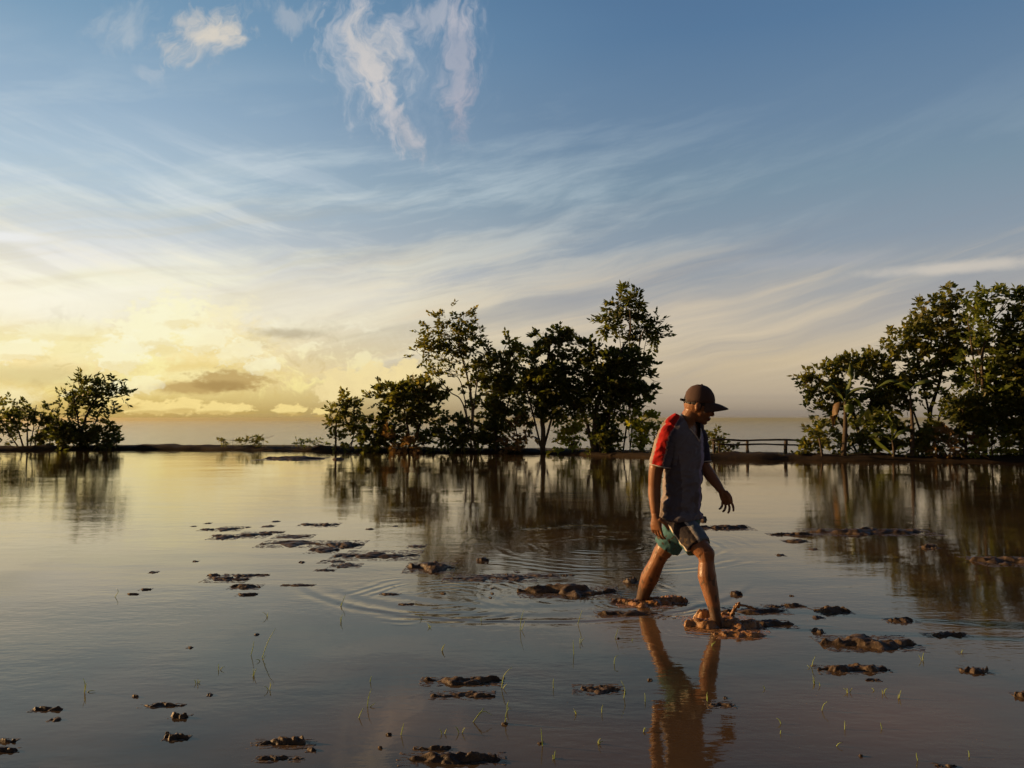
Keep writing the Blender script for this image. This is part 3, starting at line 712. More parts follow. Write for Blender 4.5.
# ---- right group
T('small_bush', 'tiny round bush with a pointed top behind the left end of the railing', 'bush', GU, (718, 457), 26.9, [([(718, 458), (718, 440)], .03, .01)],
  [(717, 436, 5, 5, 1.1), (712, 444, 9, 5, 1.1), (722, 446, 9, 6, .9), (709, 450, 6, 5, 1.0), (730, 450, 8, 4, .7)], LEAF_OLIVE, dens=1.1, seed=23, L=.25, ll=.11, lw=.05)
T('spreading_tree', 'wide low tree with a fanned crown at the left of the right-hand group', 'tree', GB, (862, 456), 27.2,
  [([(862, 459), (858, 430), (850, 405), (836, 385)], .10, .04), ([(858, 428), (872, 400), (888, 370)], .08, .04), ([(858, 430), (836, 415), (822, 405)], .05, .02)],
  [(812, 378, 10, 5, .9), (826, 374, 14, 8, 1.0), (844, 370, 16, 9, 1.0), (856, 360, 12, 7, .9), (868, 366, 16, 9, 1.0), (884, 358, 16, 9, 1.0), (820, 396, 10, 10, .9), (832, 392, 14, 12, .9), (852, 388, 18, 12, 1.0), (876, 384, 20, 12, 1.0), (818, 412, 10, 9, .8), (836, 412, 12, 12, .8), (826, 424, 10, 8, .7), (888, 400, 16, 14, .9), (866, 406, 18, 12, .8), (806, 384, 5, 3, .7)],
  LEAF_OLIVE, dens=1.0, seed=24, gap=-.03)
T('tall_tree', 'tallest tree on the right with a rounded stepped crown', 'tree', GB, (930, 456), 26.9,
  [([(928, 459), (928, 430), (932, 405), (940, 380), (946, 345)], .11, .045), ([(928, 425), (912, 408), (904, 395)], .05, .025), ([(930, 418), (944, 400), (952, 385)], .05, .025), ([(936, 392), (920, 370), (915, 345)], .05, .025)],
  [(950, 292, 9, 7, 1.1), (944, 302, 14, 8, 1.1), (926, 306, 12, 7, 1.0), (936, 318, 20, 9, 1.1), (960, 312, 14, 9, 1.0), (920, 334, 18, 9, 1.0), (946, 334, 24, 10, 1.1), (900, 338, 14, 7, 1.0), (898, 344, 10, 6, .9), (912, 354, 18, 10, 1.0), (936, 354, 22, 10, 1.0), (962, 346, 16, 12, 1.0), (900, 372, 18, 12, 1.0), (926, 374, 18, 10, .9), (950, 370, 16, 12, .8), (910, 392, 18, 12, .8), (964, 384, 8, 8, .6), (936, 392, 12, 8, .4), (960, 362, 14, 12, .8), (890, 408, 16, 12, .7)],
  LEAF_OLIVE, dens=.95, seed=25, gap=-.02)
T('tall_tree', 'bright-tipped tall tree between the stepped tree and the frame edge', 'tree', GB, (985, 456), 25.6,
  [([(984, 459), (986, 430), (984, 395), (982, 360), (988, 325)], .10, .04), ([(984, 380), (972, 350), (968, 320)], .04, .02)],
  [(992, 294, 9, 5, 1.0), (982, 300, 10, 6, 1.0), (974, 308, 8, 6, .9), (992, 306, 10, 7, .7), (988, 322, 14, 8, .6), (978, 334, 12, 12, .8), (1000, 330, 12, 10, .6), (984, 354, 18, 14, .8), (1002, 350, 16, 14, .8), (980, 380, 14, 14, .9), (998, 384, 16, 14, 1.0), (988, 410, 18, 14, .8), (1010, 300, 8, 8, .7)],
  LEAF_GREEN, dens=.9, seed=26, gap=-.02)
T('tall_tree', 'dense dark tall tree cut by the right frame edge', 'tree', GB, (1030, 456), 25.4,
  [([(1028, 459), (1028, 430), (1030, 395), (1034, 340)], .14, .06), ([(1029, 400), (1012, 375), (1006, 355)], .06, .03)],
  [(1022, 300, 12, 9, 1.0), (1040, 306, 20, 14, 1.0), (1022, 326, 18, 16, 1.2), (1044, 340, 26, 20, 1.2), (1016, 350, 22, 16, 1.3), (1040, 374, 28, 20, 1.3), (1012, 376, 22, 16, 1.2), (1022, 400, 28, 16, 1.3), (1048, 410, 28, 22, 1.2), (1004, 402, 14, 12, 1.0), (1026, 428, 24, 14, 1.2), (1070, 380, 20, 50, 1.1)],
  LEAF_DARK, dens=1.0, seed=27, gap=-.12)
T('bushy_tree', 'low dark rounded tree standing under the tall trees on the right', 'tree', GB, (966, 456), 25.2,
  [([(966, 459), (966, 436), (966, 420)], .07, .03)],
  [(960, 408, 16, 10, 1.1), (978, 410, 16, 10, 1.1), (966, 402, 14, 7, 1.0), (952, 420, 14, 10, 1.1), (972, 424, 20, 10, 1.1), (990, 424, 14, 10, 1.1)], LEAF_DARK, dens=1.1, seed=28)
T('rounded_bush', 'yellow-green bush glowing at the foot of the right-hand trees', 'bush', GU, (992, 457), 24.9, [([(992, 460), (992, 444)], .04, .02)],
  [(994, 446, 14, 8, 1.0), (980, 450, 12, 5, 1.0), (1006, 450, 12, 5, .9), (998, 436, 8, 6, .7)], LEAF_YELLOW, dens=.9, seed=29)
T('rounded_bush', 'russet brown bush left of the glowing yellow-green bush', 'bush', GU, (955, 457), 25.0, [([(955, 460), (955, 440)], .04, .02)],
  [(950, 440, 14, 12, .9), (964, 446, 12, 8, .9), (944, 450, 12, 6, 1.0)], LEAF_DRY, dens=.7, seed=30)
T('rounded_bush', 'dark bush between the two banana plants', 'bush', GU, (872, 457), 25.8, [([(872, 460), (872, 440)], .05, .03)],
  [(866, 432, 12, 12, 1.0), (878, 426, 14, 14, 1.0), (874, 446, 16, 8, 1.1), (858, 446, 10, 8, 1.0)], LEAF_DARK, dens=1.1, seed=31)
T('rounded_bush', 'dark bush below the pale limbs of the tallest right tree', 'bush', GU, (918, 457), 25.6, [([(918, 460), (918, 440)], .05, .03)],
  [(908, 430, 14, 14, 1.0), (926, 434, 16, 12, 1.0), (916, 448, 20, 7, 1.1), (938, 444, 12, 10, 1.0)], LEAF_OLIVE, dens=1.0, seed=32)
T('rounded_bush', 'dark bush in front of the trees at the right frame edge', 'bush', GU, (1024, 458), 24.8, [([(1024, 461), (1024, 440)], .05, .03)],
  [(1020, 444, 14, 10, 1.1), (1038, 440, 16, 14, 1.1), (1030, 430, 14, 10, 1.)], LEAF_OLIVE, dens=1.0, seed=33)
T('rounded_bush', 'low bush with reddish twigs at the right end of the railing', 'bush', GU, (818, 457), 26.0, [([(818, 460), (818, 444)], .04, .02)],
  [(812, 444, 9, 8, .9), (824, 440, 12, 9, .9), (834, 446, 14, 8, 1.0), (806, 450, 8, 5, .8), (816, 432, 8, 7, .8)], LEAF_OLIVE, dens=.9, seed=34)
# weeds of the bank, left of centre
T('weed_clump', 'low weed clump in the middle of the bare left stretch of bank', 'weed', 'weeds on the left bank', (262, 444), 33.6, [([(262, 447), (264, 438)], .01, .006)],
  [(262, 440, 12, 3.5, .8), (274, 437, 5, 4.5, .6), (250, 441, 10, 2.5, .8)], LEAF_OLIVE, dens=3.0, seed=35, L=.16, ll=.08, lw=.03, nl=7)
T('weed_clump', 'thin weed clump left of the taller weeds on the left bank', 'weed', 'weeds on the left bank', (232, 444), 33.8, [([(232, 446), (233, 440)], .01, .006)],
  [(230, 441, 9, 2.5, .8), (222, 442, 6, 2, .8)], LEAF_OLIVE, dens=3.5, seed=36, L=.14, ll=.08, lw=.03, nl=7)
T('weed_clump', 'thin weed clump just left of the slender-trunked small tree', 'weed', 'weeds on the left bank', (318, 446), 32.6, [([(318, 448), (318, 442)], .01, .006)],
  [(322, 443, 9, 3, .8), (305, 443, 9, 2.5, .7), (298, 441, 3, 3, .5)], LEAF_GREEN, dens=3.0, seed=37, L=.14, ll=.08, lw=.03, nl=7)

# ---- banana plants
def banana_leaf(mb, pts, wmax, sag=0.35, tear=0.12, rnd=random):
    sp_ = spline(pts, 16); n = 16; base = len(mb.v)
    for i, p_ in enumerate(sp_):
        t = (sp_[min(i+1, n-1)]-sp_[max(i-1, 0)]).normalized()
        s_ = t.cross(Vector((0, 0, 1)))
        if s_.length < 0.2: s_ = Vector((1, 0, 0))
        s_.normalize(); u_ = i/(n-1)
        ww = wmax*math.sin(math.pi*min(1, max(0.02, (u_-0.12)/0.88))**0.8) if u_ > .12 else 0.012
        ww = max(ww, 0.008)*(1+rnd.uniform(-tear, tear))
        nn = s_.cross(t)
        mb.v += [p_ - s_*ww - abs(1)*nn.normalized()*ww*sag*(1 if nn.z > 0 else -1), p_, p_ + s_*ww - nn.normalized()*ww*sag*(1 if nn.z > 0 else -1)]
    for i in range(n-1):
        a = base+i*3
        mb.f += [(a, a+1, a+4, a+3), (a+1, a+2, a+5, a+4)]
def banana(label, base, Y, stem_top, leaves, r=.09, dry=()):
    b = P(base[0], base[1], Y); b.z = .08
    root = empty('banana_plant', b); tag(root, label, 'banana plant', 'banana plants on the right bank')
    Y_ = Y
    mb = MB(); q0 = P(base[0], base[1]+3, Y); q1 = P(stem_top[0], stem_top[1], Y)
    sp_ = spline([q0-b, (q0*.5+q1*.5)+Vector((.04, 0, 0))-b, q1-b], 9)
    mb.tube(sp_, lerpn([r, r*.8, r*.35], 9), 10); mb.build('stem', BARK, root)
    for (pts, wmax, mt) in leaves:
        m2 = MB(); banana_leaf(m2, [P(x_, y_, Y+dy)-b for x_, y_, dy in pts], wmax*1.45)
        o = m2.build('leaf', mt, root)
        so_ = o.modifiers.new('thick', 'SOLIDIFY'); so_.thickness = 0.004
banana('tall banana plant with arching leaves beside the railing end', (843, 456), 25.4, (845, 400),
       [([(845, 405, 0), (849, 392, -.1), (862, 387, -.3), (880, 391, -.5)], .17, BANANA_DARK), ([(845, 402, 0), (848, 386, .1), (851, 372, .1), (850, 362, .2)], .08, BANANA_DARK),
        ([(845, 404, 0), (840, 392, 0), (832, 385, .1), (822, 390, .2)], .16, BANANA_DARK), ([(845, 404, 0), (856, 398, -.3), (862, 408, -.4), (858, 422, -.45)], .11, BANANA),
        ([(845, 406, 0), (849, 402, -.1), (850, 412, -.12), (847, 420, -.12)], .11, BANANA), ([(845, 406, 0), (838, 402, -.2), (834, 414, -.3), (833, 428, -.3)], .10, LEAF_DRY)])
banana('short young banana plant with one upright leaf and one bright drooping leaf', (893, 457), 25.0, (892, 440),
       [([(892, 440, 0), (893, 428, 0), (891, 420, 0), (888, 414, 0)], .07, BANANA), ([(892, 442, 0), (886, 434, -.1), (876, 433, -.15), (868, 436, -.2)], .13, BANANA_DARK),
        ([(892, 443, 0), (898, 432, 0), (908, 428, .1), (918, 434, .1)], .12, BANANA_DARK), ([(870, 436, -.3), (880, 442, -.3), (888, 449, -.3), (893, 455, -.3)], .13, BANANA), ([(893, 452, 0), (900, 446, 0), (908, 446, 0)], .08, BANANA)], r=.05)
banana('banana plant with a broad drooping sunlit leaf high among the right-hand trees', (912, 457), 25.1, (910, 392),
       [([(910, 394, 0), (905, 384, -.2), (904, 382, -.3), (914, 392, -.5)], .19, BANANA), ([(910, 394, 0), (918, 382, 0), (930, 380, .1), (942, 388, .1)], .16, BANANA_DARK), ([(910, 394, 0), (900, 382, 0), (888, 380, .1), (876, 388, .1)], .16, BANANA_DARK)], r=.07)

# ---- pole railing on the bank
Yf = 26.4
b = P(758, 457, Yf); b.z = 0.12
root = empty('pole_railing', b); tag(root, 'rough wooden pole railing with two rails on the bank right of the walker', 'railing')
def pole(name, pts, r, mat=WOOD, seg=8):
    mb = MB(); ps = [p_-b for p_ in pts]
    sp_ = spline(ps, 12) if len(ps) > 2 else [ps[0].lerp(ps[1], i/7) for i in range(8)]
    sp_ = [p_+Vector((random.uniform(-1, 1), random.uniform(-1, 1), random.uniform(-1, 1)))*.006 for p_ in sp_]
    mb.tube(sp_, [r*random.uniform(.85, 1.15) for _ in sp_], seg); return mb.build(name, mat, root)
for (x0_, xt, yt, rr) in [(714, 714, 441, .045), (748, 747, 440, .05), (785, 786, 440, .06), (804, 806, 441, .045)]:
    q0 = P(x0_, 460, Yf); q1 = P(xt, yt, Yf); pole('post', [q0, q1], rr)
Yr = Yf-.09
pole('top_rail', [P(x_, y_, Yr) for x_, y_ in [(711, 440.2), (726, 439.6), (745, 440.6), (765, 440), (785, 439.8), (808, 440.6)]], .032)
pole('lower_rail', [P(x_, y_, Yr) for x_, y_ in [(712, 443.8), (735, 444.6), (760, 444.2), (785, 444.8), (806, 445.3)]], .028)
pole('brace', [P(720, 456, Yf-.02), P(731, 447, Yf-.02)], .022, PALEBARK)
pole('short_stake', [P(719.5, 458, Yf+.02), P(719.5, 444, Yf+.02)], .03, PALEBARK)
for (x_, yt, lb) in [(821, 438, 'short reddish stake leaning at the right end of the railing')]:
    b = P(x_, 457, 25.3); b.z = .1
    mb = MB(); mb.tube([P(x_+2, 460, 25.3)-b, P(x_, 448, 25.3)-b, P(x_-2, yt, 25.3)-b], [.04, .035, .03], 8)
    o = mb.build('wooden_stake', WOOD); o.location = b; tag(o, lb, 'stake')
# ================================================================== MUD CLUMPS
GM = 'clumps of wet mud sticking out of the flooded paddy'
def clump(label, px, py, wpx, hpx, H=None, seed=0, slope=0.0, name='mud_clump', cat='mud clump', mat=MUD, broken=0.0, chunk=1.0, group=GM):
    c = G(px, py+hpx*0.12); D = c.y
    W = wpx/F*D
    if H is None: H = min(0.07, max(0.012, 0.30*hpx/F*D))
    H = max(.008, H*(.62 if py < 600 else .48))
    dep = (hpx - H*F/D*0.8)/(F*CAMH/(D*D)); dep = max(dep*.95, W*0.22, 0.04); dep = min(dep, W*1.3)
    n = 76 if wpx > 30 else (44 if wpx > 12 else 20)
    ny_ = max(14, min(n, int(n*dep/W*1.2)+8))
    V = []; idx = {}; Fc = []
    fr_ = 1.0/max(0.05, min(0.16, W*0.22))*chunk; so_ = Vector((seed*3.7, seed*1.9, seed*0.7))
    Z = {}
    for j in range(ny_+1):
        for i in range(n+1):
            u_ = (i/n*2-1)*1.25; v_ = (j/ny_*2-1)*1.25
            x = u_*W/2; y = v_*dep/2
            q = Vector((x, y, 0))
            wd_ = max(.02, 1-abs(u_)**1.5)*(.72+.75*noise.noise(Vector((u_*1.9, 1.7, seed*2.3))))
            vv = v_ - .55*noise.noise(Vector((u_*1.5, 5.1, seed*1.3)))
            rr = (vv/max(.08, wd_))**2 + .25*u_*u_ + 3.0*max(0, abs(u_)-.92+.3*noise.noise(Vector((v_*2, seed, 2))))
            base_ = max(-1.5, 1.0-rr) + 0.45*noise.noise(Vector((u_*3.1+seed, v_*2.2, seed)))
            q = Vector((x*.62, y*1.25, 0)); lump = noise.noise(q*fr_+so_); lump2 = 1-2*abs(noise.noise(q*fr_*1.7+so_*2)); lump3 = noise.noise(q*fr_*4+so_)
            lump4 = noise.noise(q*60+so_); lump5 = noise.noise(q*fr_*3.3-so_)
            z = H*(0.62*base_ - broken + 0.75*lump + 0.38*lump2*max(0, base_+.4) + 0.28*lump3 + .22*(1-2*abs(lump5)) - 0.05)*min(1, max(0, base_+.9)) + 0.003*lump4
            if z > H*0.95: z = H*0.95+(z-H*0.95)*0.4
            if max(abs(u_), abs(v_)) > 1.2: z = min(z, -0.02)
            z = max(z, -0.03)
            yy = y + slope*x
            # sideways jitter gives overhanging, torn edges
            Z[(i, j)] = (x+0.012*noise.noise(q*22+so_*3), yy+0.012*noise.noise(q*22-so_*3), z)
    for j in range(ny_):
        for i in range(n):
            ks = [(i, j), (i+1, j), (i+1, j+1), (i, j+1)]
            if max(Z[k][2] for k in ks) < -0.008: continue
            f_ = []
            for k in ks:
                if k not in idx: idx[k] = len(V); V.append(Z[k])
                f_.append(idx[k])
            Fc.append(tuple(f_))
    if not Fc: return None
    o = mesh_obj(name, V, Fc, mat, smooth=(wpx > 0)); o.location = (c.x, c.y, 0.0)
    tag(o, label, cat, group)
    return o
# big ones, left of the middle
CL = [
 ('long thin mud bar floating near the far bank, left of the middle trees', 294, 458, 48, 5, .11),
 ('single little mud lump near the bank below the slender-trunked small tree', 338, 459, 9, 4, .09),
 ('small lone lump, leftmost of the scattered mud at mid distance', 194, 526, 5, 3, None),
 ('pair of small crumbs at the left end of the scattered mud', 207, 529, 11, 5, None),
 ('tiny crumb above the pair at the left end of the scattered mud', 208, 523, 6, 3, None),
 ('low dark spindle of mud in the back row at the left', 230, 528, 20, 6, None),
 ('knobbly mud clump with a pale wet top in the left front row', 227, 536, 22, 8, None),
 ('sliver of mud left of the knobbly pale-topped clump', 217, 535, 8, 3, None),
 ('dark double-humped mud clump between the left spindle and the long dark bar', 254, 534, 26, 8, None),
 ('tiny dot of mud between the two back-row clumps at the left', 248, 527, 4, 3, None),
 ('small curled mud piece above the double-humped clump', 268, 526, 10, 4, None),
 ('small round mud lump at the top of the scattered left mud', 276, 521, 7, 4, None),
 ('thin low mud strip right of the curled piece', 272, 532, 18, 3, None),
 ('flat dark mud bar in the back of the middle scatter', 294, 536, 30, 5, None),
 ('long dark mud bar with a drooping middle, widest of the left scatter', 294, 543, 52, 8, None),
 ('small mud lump alone above the middle scatter', 307, 524, 12, 5, None),
 ('oval mud lump alone above the middle scatter, right of the smaller lump', 327, 524, 19, 8, None),
 ('fist-shaped mud lump with a pale lit notch', 325, 549, 24, 8, None),
 ('tall rounded mud heap at the top of the middle scatter', 345, 543, 30, 11, None),
 ('flat wide raft of dark mud right of the rounded heap', 382, 554, 58, 11, None),
 ('mid-sized mud piece in front of the rounded heap', 344, 555, 18, 7, None),
 ('spindle of mud in front of the middle scatter, nearer the walker', 346, 565, 24, 5, None),
 ('spindle of mud in front of the middle scatter, farther left', 332, 561, 20, 4, None),
 ('very thin mud sliver in front of the middle scatter', 325, 570, 16, 3, .012),
 ('small flat mud flake right of the wide raft, below the tree reflections', 417, 546, 14, 4, None),
 ('thin flake of mud alone in the bright water at mid distance', 370, 529, 7, 2, .02),
 ('glistening stony mud clump with orange-lit lumps between raft and walker', 430, 566, 38, 14, .07),
 ('long low mud ridge leading toward the walker, behind the ring ripple', 478, 577, 52, 9, None),
 ('narrow mud ridge joined to the right end of the long low ridge', 514, 577, 34, 9, None),
 ('small mud nub beyond the narrow ridge', 543, 575, 24, 6, None),
 ('small stone-like mud lump above the long low ridge', 483, 560, 9, 6, .04),
 ('big lumpy mud bank left of the walker with bright orange facets', 569, 590, 76, 16, .09),
 ('dark mud bar just left of the rear foot', 630, 613, 52, 9, .05),
 ('small orange-lit mud lump behind the rear calf', 630, 581, 13, 8, .06),
 ('mud knob left of the rear foot', 624, 601, 22, 8, .05),
 ('low mud bank behind the walker to the right', 722, 527, 46, 7, .06),
 ('little round lump behind the walker at the left end of the far low bank', 701, 519, 9, 6, .07),
 ('dark mud ridge running right from the front foot', 760, 623, 52, 12, .07),
 ('pale wet mud shelf behind the front-foot ridge', 752, 610, 56, 9, .04),
 ('flat mud sliver right of the pale wet shelf', 784, 606, 34, 5, .035),
 ('small rounded mud lump at the right end of the flat sliver', 793, 605, 14, 6, .04),
 ('small speckled mud lump alone between front knee and fence reflection', 736, 594, 9, 5, .035),
 ('long low dark mud bar at the edge of the right-hand reflections', 790, 534, 34, 5, .05),
 ('wide low reddish mud bank in the middle of the right-hand reflections', 868, 531, 98, 10, .08),
 ('short mud bar just below the left end of the reddish bank', 796, 541, 20, 4, .03),
 ('tiny mud flake below the short bar in the right water', 813, 549, 8, 3, .02),
 ('tiny mud speck left of the short bar in the right water', 781, 555, 7, 3, .02),
 ('small orange-lit mud lump below the reddish bank', 930, 547, 12, 5, .05),
 ('broken orange-lit mud bank at the right frame edge, far side', 1006, 560, 50, 13, .07),
 ('wedge of mud with a lit upper face right of the front foot', 832, 610, 28, 9, .06),
 ('round dark pebble of mud below the lit wedge', 818, 617, 9, 5, .03),
 ('dark round mud lump left of the large right-hand mat', 818, 631, 10, 7, .045),
 ('large sloping mud mat with a lit left crest on the right', 868, 641, 74, 20, .085),
 ('lit oval mud lump above the large right-hand mat', 901, 620, 25, 8, .05),
 ('thin mud bar with a raised middle far to the right', 947, 634, 36, 7, .045),
 ('long narrow mud bar with a lit knobbly left end in the right foreground', 852, 668, 56, 12, .06),
 ('small split mud lump in the right foreground', 975, 670, 22, 10, .045),
 ('tiny mud sliver below the long narrow right-hand bar', 873, 680, 12, 3, .015),
 ('lit mud lump cut by the right frame edge in the foreground', 1024, 695, 14, 10, .045),
 ('small lit mud lump cut by the bottom frame edge at the right', 945, 765, 16, 8, .03),
 ('curved dark mud ridge in the left-centre foreground with a sandy back', 462, 680, 62, 12, .05),
 ('sandy half-sunken mud ridge just below the curved dark ridge', 462, 694, 50, 10, .028),
 ('half-sunken grey mud patch left of the walker reflection', 598, 688, 38, 12, .032),
 ('big lumpy mud heap at the bottom frame edge below the curved ridge', 452, 757, 80, 18, .065),
 ('smooth dark wedge of mud at the left of the bottom-edge heap', 432, 748, 28, 6, .03),
 ('star-shaped dark mud heap in the left foreground', 284, 742, 48, 14, .06),
 ('mud bar just below the star-shaped heap', 280, 758, 38, 9, .035),
 ('small mud crumb right of the star-shaped heap', 312, 750, 10, 4, .015),
 ('smooth oval dark mud hump alone in the left foreground', 46, 709, 23, 7, .035),
 ('knobbly mud lump at the left frame edge, front', 8, 749, 20, 8, .03),
 ('small pale mud lump at the left frame edge, just behind the knobbly one', 8, 740, 14, 7, .03),
 ('thin wavy mud ridge in the left foreground', 162, 705, 33, 6, .025),
 ('pointed little mud peak below the thin wavy ridge', 179, 716, 16, 9, .045),
 ('round knobbly mud cake below the pointed little peak', 177, 736, 19, 10, .035),
 ('long low mud streak at left, top one of three', 245, 575, 36, 4, .02),
 ('slanting low mud streak at left, middle one of three', 228, 578, 34, 8, .025),
 ('short dark mud streak at the left end of the three', 214, 575, 10, 3, .02),
 ('low mud wedge below the slanting streak', 246, 586, 24, 7, .03),
 ('flat mud flake below the low wedge', 247, 594, 16, 4, .02),
 ('faint mud sliver left of the ring ripple', 298, 585, 26, 3, .013),
 ('thin mud sliver inside the ring ripple', 390, 594, 16, 3, .015),
 ('small curled mud scrap inside the ring ripple', 406, 604, 12, 3, .015),
 ('small mud scrap inside the walker reflection, right side', 720, 704, 22, 8, .02),
 ('tiny mud lump left of the three streaks, alone', 154, 572, 7, 3, .015),
 ('tiny dark dot of mud alone left of centre', 302, 562, 5, 3, .015),
 ('small mud flake in the bright left water', 146, 589, 9, 3, .015),
 ('thin straw-like mud sliver in the bright left water', 133, 594, 10, 2, .01),
 ('tiny pale mud flake in the left foreground water', 55, 720, 10, 3, .012),
]
for i, (lb, x_, y_, w_, h_, H_) in enumerate(CL):
    dark = y_ < 600 and x_ < 560
    br = 0.30 if w_ > 30 else (0.15 if w_ > 18 else 0.0)
    clump(lb, x_, y_, w_*1.12, h_, H_, seed=i*1.37+2, slope=0.0, broken=br, chunk=1.0 if w_ > 14 else .8)
rr = random.Random(5)
for i in range(34):
    x_, y_ = rr.choice([(rr.uniform(190, 420), rr.uniform(520, 575)), (rr.uniform(560, 800), rr.uniform(585, 640)), (rr.uniform(60, 1000), rr.uniform(600, 760)), (rr.uniform(440, 620), rr.uniform(570, 600))])
    clump('tiny loose crumb of dark mud poking out of the paddy water', x_, y_, rr.uniform(3, 6), rr.uniform(2, 3), rr.uniform(.008, .014), seed=200+i, name='mud_crumb', cat='mud crumb', group='tiny mud crumbs scattered over the paddy')

# churned mud thrown up by the front foot
def splash_mesh(c, spec, seed):
    rnd = random.Random(seed); mb = MB()
    for (dx, dy, dz, r, stretch) in spec:
        ax = Vector((r*stretch, 0, 0)); ay = Vector((0, r, 0)); az_ = Vector((0, 0, r*rnd.uniform(.7, 1.1)))
        R_ = Matrix.Rotation(rnd.uniform(-.6, .6), 3, 'Z') @ Matrix.Rotation(rnd.uniform(-.5, .5), 3, 'Y')
        mb.ball((dx, dy, dz), R_@ax, R_@ay, R_@az_, 10, 7)
    return mb
def remesh(o, voxel, smooth_it=0, disp=None):
    md = o.modifiers.new('r', 'REMESH'); md.mode = 'VOXEL'; md.voxel_size = voxel; md.use_smooth_shade = True
    if smooth_it:
        sm_ = o.modifiers.new('s', 'SMOOTH'); sm_.factor = 0.5; sm_.iterations = smooth_it
    ts = bpy.data.scenes.get('bake') or bpy.data.scenes.new('bake')
    ts.collection.objects.link(o)
    with bpy.context.temp_override(scene=ts, view_layer=ts.view_layers[0]):
        dg = bpy.context.evaluated_depsgraph_get(); dg.update()
    me = bpy.data.meshes.new_from_object(o.evaluated_get(dg))
    ts.collection.objects.unlink(o)
    mats = [m_ for m_ in o.data.materials]
    o.modifiers.clear(); old = o.data; o.data = me; me.name = o.name
    me.materials.clear()
    for m_ in mats: me.materials.append(m_)
    me.polygons.foreach_set('use_smooth', [True]*len(me.polygons))
    if disp:
        n_ = len(me.vertices); co = np.empty(n_*3, dtype=np.float32); nr_ = np.empty(n_*3, dtype=np.float32)
        me.vertices.foreach_get('co', co); me.vertices.foreach_get('normal', nr_)
        co = co.reshape(-1, 3); nr_ = nr_.reshape(-1, 3)
        dd = np.array([disp(Vector(c_)) for c_ in co], dtype=np.float32)
        me.vertices.foreach_set('co', (co+nr_*dd[:, None]).ravel()); me.update()
    return o
rnd = random.Random(3)
fc = G(716, 623)
G_CH = 'mud churned up around the feet of the walker'
clump('ragged mass of churned orange-lit mud around the front foot of the walker', 722, 622, 66, 20, .085, seed=311.3, name='churned_mud', cat='churned mud', mat=CHURN_LIT, chunk=2.3, broken=-.05, group=G_CH)
clump('knobbly orange lump of churned mud left of the front heel', 704, 619, 17, 11, .125, seed=317.1, name='churned_mud', cat='churned mud', mat=CHURN_LIT, chunk=1.2, broken=-.1, group=G_CH)
clump('tail of churned mud trailing lower right from the front foot', 740, 634, 44, 10, .05, seed=322.9, name='churned_mud', cat='churned mud', mat=CHURN_LIT, chunk=1.4, group=G_CH)
spec = []
for i in range(60):    # sheet of muddy water leaping up right of the shin
    t = i/59; spec.append((.09+.07*t**1.4+rnd.gauss(0, .005), .02+rnd.gauss(0, .004), -.01+.14*t, .014*(1-.55*t)*rnd.uniform(.6, 1.2), rnd.uniform(1, 1.6)))
for i in range(34):
    t = i/33; spec.append((.155+.12*t, .02+rnd.gauss(0, .002), .112-.03*t*t+rnd.gauss(0, .002), .0065*rnd.uniform(.8, 1.3), 1.8))
for i in range(30):
    t = i/29; spec.append((.05+.03*t+rnd.gauss(0, .012), .03, .0+.06*t, .012*(1-.4*t), 1.2))
o = splash_mesh(fc, spec, 6).build('mud_splash', CHURN_LIT); o.location = (fc.x, fc.y, 0)
remesh(o, .0028, 2, lambda p: .0022*noise.noise(p*110))
tag(o, 'small spurt of muddy water thrown up just right of the front shin', 'splash')
clump('low collar of churned mud around the rear foot of the walker', 643, 602, 46, 11, .055, seed=331.7, name='churned_mud', cat='churned mud', mat=CHURN_LIT, chunk=1.3, group=G_CH)
clump('low orange-lit swell of churned mud between rear foot and front shin', 668, 600, 34, 9, .07, seed=337.7, name='churned_mud', cat='churned mud', mat=CHURN_LIT, chunk=1.3, group=G_CH)

